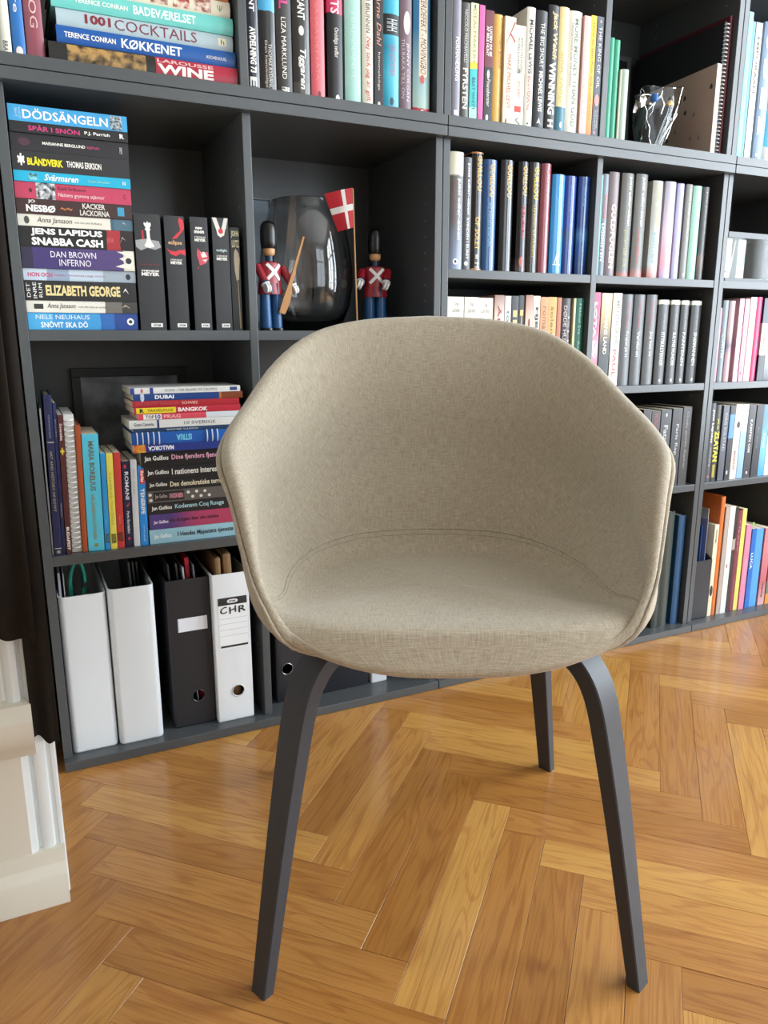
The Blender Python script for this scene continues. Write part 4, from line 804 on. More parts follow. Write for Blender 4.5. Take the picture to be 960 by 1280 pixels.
# --- upper row beyond the divider
S = 'in the row next to the dark blue sea-coloured book'
G = 'upright books beyond the glossy row divider'
S = 'in the pastel jacket row'
row(ZB, .03, S, G, [
 (744.5, 747.6, 219, 'p', '#5fc2c4', 'very thin turquoise booklet', []),
 (748, 756.3, 217.5, 'h', '#6f7782', 'steel grey book with orange-red capitals', [('t', 'HANCOCK', .2, .44, .4, .75, '#d04a34', B), ('t', 'LIGEKISTEN', .48, .85, .2, .6, '#dce6ea', B)]),
 (757, 769.5, 215, 'h', '#77696c', 'mauve-grey book with wide white capitals', [('t', 'GULDFUGLEN', .3, .92, .3, .75, W_, B)]),
 (771.5, 786, 216.5, 'h', sf([(0, '#b0604f'), (.06, '#62625e'), (1, '#5b5b56')]), 'grey book with white and yellow-green lettering', [('t', 'jussi adler-olsen', .03, .5, .5, .8, '#dcdcd4', B), ('t', 'journal 64', .54, .9, .3, .6, '#a8a850')]),
 (788.7, 803, 217.5, 'h', sf([(0, '#b06a66'), (.1, '#62625e')]), 'grey book with white and red lettering', [('t', 'jussi adler-olsen', .03, .5, .4, .7, '#d8d8d0', B), ('t', 'marco effekten', .52, .88, .3, .6, '#b84a48')]),
 (809.5, 822, 226, 'h', sf([(0, '#c8786c'), (.15, '#b8c4c8'), (.6, '#a8aaa4')]), 'pale grey book with yellow lettering and pinkish foot', [('t', 'jussi adler', .03, .48, .35, .7, '#e0c870', B), ('t', 'selfies', .52, .85, .3, .65, '#7fb0bc')]),
 (825, 838, 227, 'h', sf([(0, '#b0a0c0'), (.15, '#cf98a8'), (.5, '#c8b4c4'), (.8, '#a9a4b4')]), 'lilac and pink jacket', [('t', 'jussi adler-olsen', .03, .5, .4, .75, '#eee6ea', B), ('t', 'den grænseløse', .52, .88, .3, .6, '#e8d8dc')]),
 (839.7, 848, 229.5, 'h', '#a9a8c8', 'slim lavender jacket', [('t', 'jussi adler-olsen', .05, .55, .35, .7, '#dcdaea')]),
 (850.5, 858.6, 230.5, 'h', '#7c7c78', 'slim mid-grey jacket', [('t', 'jussi adler-olsen', .05, .5, .35, .7, '#d0d0c8'), ('o', .95, .5, .003, .004, W_)]),
 (859, 869.6, 232.5, 'h', '#8fc0ac', 'mint green jacket', [('t', 'jussi adler-olsen', .05, .5, .4, .75, '#d8ece2'), ('o', .95, .5, .003, .004, '#d8ece2')]),
 (870, 878.4, 234, 'h', sf([(0, '#2a2826'), (.25, '#5a4a42'), (.32, '#262422')]), 'black jacket', [('t', 'jussi adler-olsen', .05, .5, .4, .7, '#9a968e')]),
])
# --- second row, dark spines with pale caps
S = 'in the dark-spined row'
G = 'upright books in the dark row'
ZC = .678
for ymm, items in (
 (432, [(739.5, 748.3, 365.5, 'p', sf([(0, '#b83a68'), (.2, '#b83a68'), (.4, '#d8a8b8'), (.6, '#c24a76')]), 'magenta and white thin book', [('t', 'LOTA LIV', .1, .7, .15, .55, '#f0e4e8', BB)])]),
 (442, [(749, 761.8, 366.5, 'p', sf([(0, '#20262c'), (.45, '#2f3338'), (.7, '#a89468'), (1, '#d8c8a0', 1)]), 'black book with a sandy top', [('t', 'DRAGMANS LAND', .06, .65, .35, .7, '#e4dcc8', B)])]),
 (452, [(762.6, 773.6, 366.5, 'p', '#dcdad4', 'white slim book with reddish lettering', [('t', 'MENNESKER', .08, .55, .4, .8, '#8a9488', B), ('t', 'PAUL', .6, .9, .3, .7, '#b8605a', B)])]),
):
    row(ZC, .03, S, G, items, ym=ymm)
def dk(red, ti, wh): return [('t', red, .08, .36, .35, .62, '#a85058'), ('t', ti, .4, .68, .35, .62, '#c8c8c2', B)]
row(ZC, .03, S, G, [
 (773.8, 787, 368, 'h', '#5a5d60', 'dark grey hardback beside the white slim book', dk('karin fossum', 'Drapet på H', 0)),
 (788, 801.3, 368.3, 'h', '#57595c', 'dark grey hardback with a pinkish name, middle of three alike', dk('karin fossum', 'Varsleren', 0)),
 (803, 816, 368.5, 'h', '#5a5b5c', 'dark grey hardback touching the cap-topped black ones', dk('karin fossum', 'Jeg kan se', 0)),
])
for i, (a, b, t2) in enumerate([(818.6, 831, 'PITTBULLTERRIER'), (833.5, 844.3, 'SULTNE HUNDER'), (846, 855.5, 'PANTEREN'), (859, 871, 'SNØMANNEN')]):
    row(ZC, .03, S, 'black hardbacks with white caps', [(a, b, 374.5 + i*.4, 'h', [(0, '#45474a'), (.94, '#45474a'), (.945, '#d6d4cc'), (.99, '#45474a')], ['black hardback with a white cap, touching the three plain grey ones', 'white-capped black hardback, second from the three plain grey ones', 'white-capped black hardback, third from the three plain grey ones', 'white-capped black hardback, last before the empty end'][i], [('t', 'tom egeland', .16, .34, .4, .6, '#9c9c96'), ('t', t2, .38, .78, .32, .66, '#c4c4bc', B), ('o', .955, .5, .003, .004, '#d4d2ca')], {'sb': .003})])
# --- third row, half hidden by the chair arm
ZD = .413
S = 'half hidden behind the chair arm'
row(ZD, .03, S, 'dark books behind the chair arm', [
 (805, 815, 512, 'p', '#2c2a2c', 'black paperback standing deepest', []),
 (815.6, 826.5, 513.5, 'p', '#302828', 'black paperback with a red word', [('t', 'MORD', .04, .2, .3, .7, '#a04a58')]),
 (827.3, 840, 512, 'p', '#37373b', 'charcoal paperback', [('o', .07, .5, .003, .005, '#b0b0b0'), ('t', 'Fatale', .2, .5, .3, .7, '#b4b4b4', B)]),
 (841, 853, 510.5, 'p', '#2b2b2e', 'black paperback with white lettering', [('t', 'Paris Rap', .2, .6, .35, .7, '#a8a8a8', B)]),
 (854, 864.5, 508.5, 'p', '#322c2c', 'brown-black paperback at the row end', [('t', 'Onde gamle Kamer', .06, .8, .35, .65, '#807a78', B)]),
], ym=530)
S = 'on the bottom shelf behind the chair'
row(T, .03, S, 'tall folders behind the chair', [
 (814, 822.5, 640, 'h', '#2e3430', 'greenish black tall folder', []),
 (823.3, 834, 640, 'h', '#39413c', 'dark green tall folder', []),
 (838.3, 847, 644.5, 'h', '#234c72', 'petrol blue tall folder', []),
], d=.24)
# --- third unit
S = 'under the display case'
row(.678, .03, S, 'upright books under the display case', [
 (891, 894.6, 385, 'p', '#c98098', 'thin pink booklet against the case side', []),
 (896.3, 903.2, 375.5, 'h', '#76848c', 'blue-grey hardback', [('t', 'CURTIS', .4, .7, .2, .7, '#c8d4d8', B)]),
 (904, 911.2, 376, 'h', sf([(0, '#b89498'), (.35, '#a88a90'), (.45, '#6a6070'), (.6, '#b09a9e')]), 'rosy brown hardback', []),
 (915.7, 921.5, 373.5, 'p', '#cfa4b4', 'pale pink slim book next to the pink one', []),
 (922, 928, 373.5, 'p', '#cf8396', 'pink slim book', [('o', .9, .4, .002, .004, '#a83a58')]),
 (928.5, 936, 371.5, 'p', '#c2b6aa', 'cream-grey book', [('t', 'Bicycle', .45, .62, .3, .6, '#8a7c74')]),
 (936.6, 944, 371.5, 'h', '#c02c66', 'hot pink hardback', []),
 (945.6, 953.3, 373, 'p', [(0, '#2e3038'), (.3, '#2e3038'), (.31, '#c9c4c0'), (.7, '#3a4658')], 'white and black patchy book', [('t', 'HÄLSA', .42, .65, .3, .7, '#8a5a60', B)]),
 (953.8, 963, 373, 'p', sf([(0, '#38404c'), (.4, '#b4bcc4'), (.75, '#6f8098')]), 'blue-grey and white book', []),
])
S = 'in the row below the pink books'
row(.413, .028, S, 'upright books below the pink books', [
 (880.6, 887.4, 504, 'h', '#4a4c54', 'charcoal book with white capitals against the case side', [('t', 'Jens Lapidus', .08, .5, .3, .75, '#e4e4e0', B), ('t', 'mord aldrig', .56, .8, .35, .65, '#c8c8c4'), ('o', .93, .5, .003, .004, '#c85a78')]),
 (888, 896.3, 506, 'h', '#35362f', 'dark book with a bold yellow title', [('t', 'JAG ÄR', .18, .32, .3, .65, '#c8c03a', B), ('t', 'ZLATAN', .34, .74, .15, .85, '#d9d23a', BB), ('r', .78, .95, .25, .6, '#a89a34')]),
 (897, 904.4, 507, 'p', '#4c4f5a', 'slate book beside the yellow-titled one', [('t', 'DAG SOLSTAD', .1, .6, .3, .7, '#b4b6be')]),
 (905, 911, 507, 'p', [(0, '#22242a'), (.55, '#22242a'), (.56, '#4f86be'), (.88, '#22242a')], 'black slim book with a blue patch', [('o', .9, .4, .003, .006, '#b8c4c4')]),
 (911.6, 919.6, 505.5, 'p', '#d6c4b8', 'peach cream book with a black heart', [('o', .27, .6, .006, .009, '#221c20'), ('t', 'MARINA', .62, .88, .3, .65, '#8a5a58', B)]),
 (920.2, 927.8, 505.5, 'p', sf([(0, '#7fa2cc'), (.6, '#8fb0d4'), (.75, '#ccd2d8')]), 'pale blue book', []),
 (928.5, 937, 506, 'p', '#2c2c30', 'black book with a white title', [('t', 'KAMPEN OM', .2, .65, .3, .65, '#c4c0ba', B), ('o', .93, .5, .003, .004, '#d8d8d4')]),
 (937.8, 946.8, 506, 'p', '#23242a', 'black book with faint lettering', [('t', 'den svarte', .3, .6, .3, .6, '#6a6a70')]),
 (947.3, 955, 506, 'p', sf([(0, '#3f8fc8'), (.4, '#6aaed8'), (.8, '#4a80b0')]), 'sky-blue book', [('t', 'havet', .4, .6, .3, .7, '#dcecf4')]),
 (955.6, 964, 507, 'p', '#ccc6ba', 'off-white book', []),
])
S = 'near the black magazine holder'
row(T, .03, S, 'tall books on the far bottom shelf', [
 (883.3, 888.6, 656, 'p', '#d2ccb0', 'cream book with black scribbles', [('t', 'Zentangle', .05, .2, .3, .7, '#4a4640', B), ('o', .72, .55, .006, .016, '#2a2824')], {'d': .2}),
 (889, 894, 621, 'h', '#cf6f34', 'bright orange tall book', [], {'d': .24}),
 (894.5, 899, 634, 'p', '#a89a90', 'grey-beige slim book', [], {'d': .2}),
 (899.4, 906.2, 633, 'p', '#d4d2cc', 'white tall book', [('o', .55, .4, .002, .006, '#7a3a50')], {'d': .22}),
 (906.8, 910.4, 634, 'p', [(0, '#2c2826'), (.5, '#38322e'), (.6, '#a09890'), (.7, '#2c2826')], 'black slim patterned book', [], {'d': .22}),
 (910.8, 916.4, 638, 'h', '#7a3b4a', 'plum hardback', [('t', 'Hygge', .1, .4, .3, .65, '#b88a92')], {'d': .2}),
 (916.8, 922, 636, 'p', '#d8c86a', 'yellow slim book', [], {'d': .22}),
 (922.4, 929, 656, 'p', '#cf7f9c', 'pink book', [('t', 'matglede', .4, .7, .3, .6, '#e8b8c8')], {'d': .18}),
 (930, 935.6, 661, 'p', '#2566b4', 'royal blue slim book', [('t', 'LUCA', .3, .5, .2, .7, '#dce8f4', B)], {'d': .18}),
 (936, 945.4, 661, 'p', '#5096d6', 'light blue book', [], {'d': .18}),
 (947, 955, 660, 'p', sf([(0, '#c9a0a0'), (.3, '#b8606a'), (.7, '#c07a80')]), 'rose red book', [('t', 'mama', .7, .9, .35, .6, '#4a3a48', B)], {'d': .18}),
 (955.6, 963.5, 662, 'p', [(0, '#cf8a3a'), (.14, '#6a7a6a'), (.3, '#a84040')], 'multicoloured book with an orange foot', [], {'d': .18}),
])

# ------------------------------------------------------------------ box files on the bottom shelf
def rrect(w, d, r, n=5):
    pts = []
    for cx_, cy_, a0 in ((w/2-r, d-r, 0), (-w/2+r, d-r, 90), (-w/2+r, r, 180), (w/2-r, r, 270)):
        for k in range(n+1):
            a = math.radians(a0 + 90*k/n); pts.append((cx_ + r*math.cos(a), cy_ + r*math.sin(a)))
    return pts
def open_box(root, w, d, h, r, t, m, name='body', low=None):
    """open-topped box, front at y=0; low = (front height) for a sloping cut"""
    o = rrect(w, d, r); i = [(x*(w-2*t)/w, t + y*(d-2*t)/d) for x, y in o]
    zt_ = lambda y: h if low is None else (low + (h-low) * min(1, max(0, (y - .04) / (d*.5))))
    rings = [[(x*.985, y*.985 + d*.0075, 0) for x, y in o], [(x, y, .003) for x, y in o], [(x, y, zt_(y) - .0008) for x, y in o], [(x*.999, y, zt_(y)) for x, y in o],
             [(x, y, zt_(y)) for x, y in i], [(x, y, .004) for x, y in i]]
    return fixn(MB().loft(rings).build(name, m, root, smooth=30))
def flat_on(root, x0, x1, z0, z1, m, name, y=-.0003):
    mb = MB(); mb.v = [(x0, y, z0), (x1, y, z0), (x1, y, z1), (x0, y, z1)]; mb.f = [(0, 1, 2, 3)]; return mb.build(name, m, root)
def ring_hole(root, x, z, r, rim):
    n = 24; body = next(c for c in root.children if c.name.startswith('body'))
    cut = fixn(MB().tube([(x, -.02, z), (x, .02, z)], r, n).build('hole_cutter', None))
    cut.location = (0, 0, 0); cut.parent = root
    md = body.modifiers.new('hole', 'BOOLEAN'); md.operation = 'DIFFERENCE'; md.solver = 'EXACT'; md.object = cut
    dg = bpy.context.evaluated_depsgraph_get(); dg.update()
    me = bpy.data.meshes.new_from_object(body.evaluated_get(dg)); body.modifiers.clear(); body.data = me; me.name = 'body'
    bpy.data.objects.remove(cut)
    MB().tube([(x + r*math.cos(2*PI*k/n), -.0006, z + r*math.sin(2*PI*k/n)) for k in range(n)], .0011, 6, closed=True).build('hole_rim', rim, root, smooth=60)
def sheet(name, x, y0, y1, z0, z1, th, m, label, cat, group, lean=0, rx=0):
    o = MB().cbox(-th/2, th/2, 0, y1-y0, 0, z1-z0, min(.0006, th*.3)).build(name, m)
    o.location = (x, y0, z0); o.rotation_euler = (rx, math.radians(lean), 0); tag(o, label, cat, group); return o
FW = mat('#dfe3e6', rough=.42, var=.02, scale=8, name='white_card')
FB = mat('#232327', rough=.5, var=.06, scale=30, name='black_card')
def filebox(p0, p1, yb, yt, m, label, r, d=.25, group='upright file boxes'):
    P = onZ((p0+p1)/2, yb, T); s = P.y
    xa = solveX(p0, s, T); xb = solveX(p1, s, T); h = solveZ((xa+xb)/2, s, yt) - T
    root = empty('file_box', ((xa+xb)/2, s, T + .0002), 0, label, 'file box', group)
    w_ = xb - xa - .001; d = min(d, DEP - .01 - s)
    open_box(root, w_, d, h, r, .0028, m)
    return root, w_, h, d, s
f1, w1, h1, d1, s1 = filebox(91.5, 149, 937, 744.5, FW, 'plain white file box against the case side with scissors sticking out', .011)
f2, w2, h2, d2, s2_ = filebox(150.5, 206, 926, 734.5, FW, 'plain white file box between another white one and the black one', .011)
f3, w3, h3, d3, s3 = filebox(219, 271.5, 906, 724, FB, 'black file box with a small blank white label', .004, .24)
f4, w4, h4, d4, s4 = filebox(273.5, 318.5, 899.5, 717, mat('#e4e7ea', .4, .02, 8), 'white file box with a ruled label and handwritten letters', .003, .25)
# black box label and hole
flat_on(f3, -.4*w3+.01, .40*w3, h3*.655, h3*.745, mat('#e9ecf4', .5, .02), 'label_card'); flat_on(f3, -.27*w3, -.262*w3, h3*.665, h3*.735, mat('#9aa0ac', .5), 'label_fold', -.0005)
ring_hole(f3, .10*w3, h3*.205, .0125, mat('#55565a', .25, metal=.8))
# white box label
lx0, lx1 = -.36*w4, .42*w4
flat_on(f4, lx0, lx1, h4*.50, h4*.845, mat('#eef0f1', .5, .01), 'label_card')
flat_on(f4, lx0, lx1, h4*.795, h4*.845, mat('#2a2a2c', .5), 'label_header', -.0005)
mb = MB(); n = 16; mb.v = [(.03*w4 + .011*math.copysign(abs(math.cos(2*PI*k/n))**.6, math.cos(2*PI*k/n)), -.0008, h4*.82 + .0042*math.sin(2*PI*k/n)) for k in range(n)]; mb.f = [tuple(range(n))]; mb.build('label_badge', mat('#eceded', .5), f4)
lettering('STAR', lambda u, v: (.03*w4 - .007 + .014*u, -.0011, h4*.82 - .0018 + .0036*v), ink('#2a2a2c'), f4, 'label_lettering', .04)
for q, (ch, a, b_) in enumerate((('C', .06, .30), ('H', .38, .62), ('R', .70, .96))):
    lettering(ch, lambda u, v, a=a, b_=b_: (lx0 + (lx1-lx0)*(a + (b_-a)*u), -.0009, h4*.735 + h4*.045*v + .003*u), ink('#26262a'), f4, 'handwriting', .015)
for zf in (.705, .67, .63, .59): flat_on(f4, lx0+.001, lx1-.001, h4*zf, h4*zf + .0006, mat('#a9b0b6', .5), 'label_rule', -.0006)
flat_on(f4, lx0+.002, lx1-.001, h4*.512, h4*.525, mat('#2c2c2e', .5), 'label_footer', -.0006)
ring_hole(f4, .08*w4, h4*.205, .0125, mat('#cfd0d0', .3))
# their contents
CT = 'papers inside the file boxes'
x1_ = f1.location.x; sheet('paper_sheaf', x1_ - w1*.42, s1+.03, s1+.22, T+.02, T+.352, .004, mat('#c4c8d6', .4, .05), 'pale papers sticking up in the white box by the case side', 'paper', CT)
sheet('paper_sheet', x1_ - w1*.33, s1+.03, s1+.21, T+.02, T+.35, .0015, mat('#d8d6d2', .5), 'single white sheet behind the scissors in the white file box', 'paper', CT)
# scissors with a long mint handle loop standing in the white box
sc = empty('scissors', (x1_ - w1*.02, s1 + .075, T + .24), 0, 'scissors with mint green handle loops inside the white file box', 'scissors')
mb = MB(); mb.tube([(.013*math.cos(a) + .003*math.sin(a), 0, .075 + .042*math.sin(a)) for a in [2*PI*k/24 for k in range(24)]], [.0026 + .0014*(1 if math.sin(2*PI*k/24) < 0 else .3) for k in range(24)], 8, closed=False)
mb.build('handle', mat('#2aa98c', .35), sc, smooth=60)
mb = MB(); mb.tube([(.010*math.cos(a) - .001, .006, .078 + .038*math.sin(a)) for a in [2*PI*k/24 for k in range(25)]], .0022, 8); mb.build('handle', mat('#23303a', .35), sc, smooth=60)
MB().cbox(-.005, .005, -.001, .001, -.12, .036, .0006).build('blade', mat('#b9bcc0', .25, metal=1), sc); MB().cbox(-.004, .006, .005, .007, -.12, .042, .0006).build('blade', mat('#b9bcc0', .25, metal=1), sc)
x2_ = f2.location.x
for k, (dx, zz_, c) in enumerate(((.2, .352, '#3a3e42'), (.3, .349, '#303438'), (.4, .345, '#26292c'))):
    sheet('folder', x2_ + w2*dx, s2_+.05 + .012*k, s2_+.23, T+.02, T+zz_, .0035, mat(c, .35, .1), ['dark grey folder in the white box, the one farther from the black box', 'dark folder in the white box, middle of three', 'near-black folder in the white box next to the black box'][k], 'folder', CT, lean=-2)
x3_ = f3.location.x
for k, (dx, zz_, c, lab) in enumerate(((-.2, .345, '#2c2e32', 'black plastic folder sticking out of the black box'), (.0, .342, '#40444a', 'grey plastic folder in the black box beside the red one'), (.13, .335, '#b9bcc2', 'pale sheet in the black box against the red folder'), (.25, .352, '#a8182c', 'red folder sticking out of the black file box'), (.37, .338, '#6a6e74', 'grey thin folder between red folder and white ruled box'))):
    sheet('folder', x3_ + w3*dx, s3+.012 + .008*(k % 2), s3+.2, T+.02, T+zz_, .003 if k != 3 else .008, mat(c, .4, .1), lab, 'folder', CT, lean=-3)
x4_ = f4.location.x
for k, (dx, zz_, th, lab) in enumerate(((-.22, .350, .012, 'brown envelope in the ruled white box, the thinner one'), (.12, .357, .018, 'fat brown kraft envelope in the ruled white box'))):
    o = MB().cbox(-th/2, th/2, 0, .19, 0, zz_ - .02, th*.42).build('envelope', mat('#8a6a44', .6, .1, 20, bump=.4)); o.location = (x4_ + w4*dx, s4 + .012, T + .02); o.rotation_euler = (0, math.radians(-.6 - 1.2*k), 0); tag(o, lab, 'envelope', CT)
# dark boxes beyond the divider, behind the chair leg
P = onZ(400, 868, T); sA2 = P.y
def box2(p0, p1, h, m, label, r=.003):
    xa = solveX(p0, sA2, T); xb = solveX(p1, sA2, T)
    root = empty('file_box', ((xa+xb)/2, sA2, T+.0002), 0, label, 'file box', 'upright file boxes'); open_box(root, xb-xa-.0015, .22, h, r, .0028, m); return root, xb-xa-.0015
b1, wb = box2(346, 402, .315, FB, 'black file box behind the front chair leg next to the divider')
Ph = onY(359, 836, sA2); ring_hole(b1, Ph.x - b1.location.x, Ph.z - T, .0125, mat('#9a9a9c', .25, metal=.8))
b2, wb2 = box2(404, 460.5, .315, mat('#202228', .5, .05, 30), 'dark charcoal file box between the black box and the white one')
b3, wb3 = box2(464, 484, .31, FW, 'narrow white file box mostly hidden under the chair seat')

# ------------------------------------------------------------------ picture frames at the back
def frame(x0, x1, y, z0, z1, tilt, fm, pm_, label, bw=.018, group=None):
    r = empty('picture_frame', ((x0+x1)/2, y, z0), 0, label, 'picture frame', group); W = x1-x0; H = z1-z0
    r.rotation_euler = (-tilt, 0, 0)
    for nm, a in (('frame_rail', (-W/2, W/2, -.012, 0, 0, bw)), ('frame_rail', (-W/2, W/2, -.012, 0, H-bw, H)), ('frame_stile', (-W/2, -W/2+bw, -.012, 0, bw, H-bw)), ('frame_stile', (W/2-bw, W/2, -.012, 0, bw, H-bw))):
        MB().cbox(*a, .001).build(nm, fm, r)
    MB().box(-W/2+bw, W/2-bw, -.006, -.002, bw, H-bw).build('picture', pm_, r); return r
BKF = mat('#151517', .45, .05, name='black_frame')
x0 = onY(94, 520, .30).x; x1 = onY(236, 500, .30).x; z1 = onY(160, 460, .30).z
frame(x0, x1, .318, ZM, z1, .04, BKF, cloudy_mat('#5a5c5e', '#a0a1a4', 12, .4), 'black picture frame standing behind the guidebooks')
x0 = onY(309, 270, .315).x; x1 = onY(339, 250, .315).x; z1 = onY(330, 246.5, .315).z
frame(max(.4105, x0), x1 + .004, .330, .8058, z1, .03, mat('#8f9498', .4), cloudy_mat('#5f7484', '#8496a4', 6, .3), 'grey framed bluish picture behind the glass vase', .004)
x0 = onY(776, 80, .29).x; x1 = onY(797, 80, .29).x; z1 = onY(790, 66.5, .29).z
frame(x0 - .05, x1, .318, ZT, z1, .03, mat('#55585a', .4), mat('#17181a', .4), 'small grey frame standing behind the green books', .012)

# ------------------------------------------------------------------ glass vase
VX, VY = .578, .218
vz = [(.0, .0), (.048, .0), (.062, .004), (.080, .022), (.094, .055), (.1005, .095), (.1005, .13), (.096, .17), (.087, .215), (.077, .245), (.070, .267)]
vin = [(r - .0035, z) for r, z in vz[3:]]
vprof = [(.001, 0)] + vz[1:] + [(.0682, .2685)] + list(reversed(vin)) + [(.058, .016), (.03, .012), (.001, .0115)]
va = fixn(MB().lathe(vprof, 56).build('glass_vase', glass_mat('clear_glass', (.97, .97, .97, 1), ior=1.5), smooth=60)); va.location = (VX, VY, .8062)
tag(va, 'big clear barrel-shaped glass vase between the two toy guardsmen', 'vase')

# ------------------------------------------------------------------ wooden guardsmen
RED = mat('#8e1626', .35, .06, 60, name='red_lacquer'); BLU = mat('#1d4f80', .35, .05, 60, name='blue_lacquer'); BLK = mat('#0f0f11', .28, .05, name='black_lacquer'); WHT = mat('#e4e4e2', .4, .03); BEECH = mat('#c99a6a', .5, .1, 90, name='beech')
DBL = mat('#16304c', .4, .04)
def guard(loc, rz, arms, label):
    r = empty('toy_guardsman', loc, rz, label, 'toy figure', 'wooden toy guardsmen')
    for s in (-1, 1):
        MB().lathe([(.001, .005), (.0118, .005), (.0122, .008), (.0100, .085), (.001, .085)], 20, (s*.0125, 0, 0), sy=1.05).build('leg', BLU, r, smooth=40)
        MB().lathe([(.001, 0), (.0125, 0), (.0128, .003), (.0122, .0055), (.001, .0055)], 20, (s*.0125, -.002, 0), sy=1.3).build('shoe', BLK, r, smooth=40)
    tors = [(.001, .072), (.0262, .072), (.0268, .076), (.0250, .092), (.0228, .104), (.0245, .118), (.0250, .128), (.0225, .1335), (.012, .1365), (.001, .137)]
    MB().lathe(tors, 28, sy=.72).build('coat', RED, r, smooth=45)
    rad = lambda z: next(a[0] + (b[0]-a[0]) * (z-a[1]) / (b[1]-a[1]) for a, b in zip(tors[1:], tors[2:]) if a[1] <= z <= b[1])
    def on(x, z, off):
        R_ = rad(z); q = max(-.98, min(.98, x / R_)); return (x, -R_*.72*math.sqrt(1 - q*q) - off, z)
    for s in (-1, 1):                                              # crossed white belts
        mb = MB(); rings = []
        for k in range(11):
            u = k / 10; x = s*(-.015 + .030*u); z = .1305 - .030*u
            ring = []
            for dx, off in ((-.0024, -.0002), (-.0024, .0012), (.0024, .0012), (.0024, -.0002)):
                ring.append(on(x + dx, z + s*dx*.9, off))
            rings.append(ring)
        fixn(mb.loft(rings).build('cross_belt', WHT, r))
    for x in (-.007, .007):                                        # dark blue strips painting in the shade of the coat tail slits
        p = on(x, .08, .0003); MB().cbox(p[0]-.0014, p[0]+.0014, p[1]-.0006, p[1]+.004, .0725, .094, .0004).build('slit_shade', DBL, r)
    MB().lathe([(.001, .135), (.0078, .135), (.0078, .149), (.001, .149)], 20).build('collar', DBL, r, smooth=40)
    MB().lathe([(.001, .147), (.0085, .1475), (.0115, .151), (.0122, .157), (.0118, .166), (.001, .168)], 24).build('head', BEECH, r, smooth=50)
    MB().lathe([(.001, .161), (.0138, .1612), (.0158, .164), (.0166, .175), (.0166, .195), (.0150, .206), (.0105, .2125), (.004, .2148), (.001, .215)], 24).build('bearskin_cap', BLK, r, smooth=50)
    for sh, hd in arms:
        a = Vector(sh); b = Vector(hd); d_ = (b - a).normalized()
        arm = MB().tube([a - d_*.003, a, a.lerp(b, .5), b - d_*.012], [.004, .0085, .0080, .0082], 14).build('arm', RED, r, smooth=45)
        MB().tube([b - d_*.0135, b - d_*.0085], [.0090, .0090], 14).build('cuff', DBL, arm, smooth=45)
        MB().tube([b - d_*.0095, b - d_*.0075], [.0094, .0094], 14).build('cuff_band', WHT, arm, smooth=45)
        side = d_.cross(Vector((0, -1, 0))).normalized() if abs(d_.y) < .9 else Vector((1, 0, 0))
        for q in (-.0028, .0028):                                  # glove: two discs with a grip slot
            c0 = b + side * q; MB().tube([c0 - side*.0022, c0 - side*.0018, c0 + side*.0018, c0 + side*.0022], [.0078, .0092, .0092, .0078], 18).build('glove', WHT, arm, smooth=30)
    return r
gp = onY(343, 412, .075)
g1 = guard((gp.x - .006, .075, .8060), math.radians(14), [((-.0285, -.001, .126), (-.022, -.026, .083)), ((.0285, -.001, .126), (.0455, -.022, .083))], 'toy guardsman with a wooden rifle next to the divider')
g1.scale = (.95, .95, .95)
G1 = Matrix.Translation(g1.location) @ Matrix.Scale(.95, 4) @ Matrix.Rotation(math.radians(14), 4, 'Z')
hand = G1 @ Vector((.0455, -.022, .083))
# rifle in its hand
ra = onY(379.5, 296, hand.y - .004); rb = onY(352.5, 392, hand.y - .004)
L_ = (ra - rb).length
rf = MB(); pr = [(0, -.0055), (.02, -.0085), (.045, -.0075), (.055, -.0035), (L_*.55, -.0035), (L_*.565, -.0020), (L_, -.0012), (L_, .0022), (L_*.5, .0032), (.055, .0040), (.03, .0060), (0, .0065)]
pr = [(b_, a) for a, b_ in pr]
bm_ = MB().prism([(x, y) for x, y in pr], -.0028, .0028)
ro = fixn(bm_.build('toy_rifle', mat('#b07c48', .5, .12, 60)))
dv = (ra - rb).normalized(); yv = dv; zv = Vector((0, 1, 0)); zv = (zv - yv * zv.dot(yv)).normalized(); xv = yv.cross(zv)
ro.matrix_world = Matrix(((xv.x, yv.x, zv.x, rb.x), (xv.y, yv.y, zv.y, rb.y), (xv.z, yv.z, zv.z, rb.z), (0, 0, 0, 1)))
tag(ro, 'small plain wooden rifle held by a toy guardsman', 'toy rifle')
gp2 = onY(469, 372, .15)
g2 = guard((gp2.x, .15, .8060), math.radians(-12), [((-.0285, -.001, .126), (-.040, -.026, .096)), ((.0275, -.001, .126), (.016, -.032, .094))], 'toy guardsman holding the flag beside the glass vase')
G2 = Matrix.Translation(g2.location) @ Matrix.Rotation(math.radians(-12), 4, 'Z')
hf = G2 @ Vector((-.040, -.026, .096))
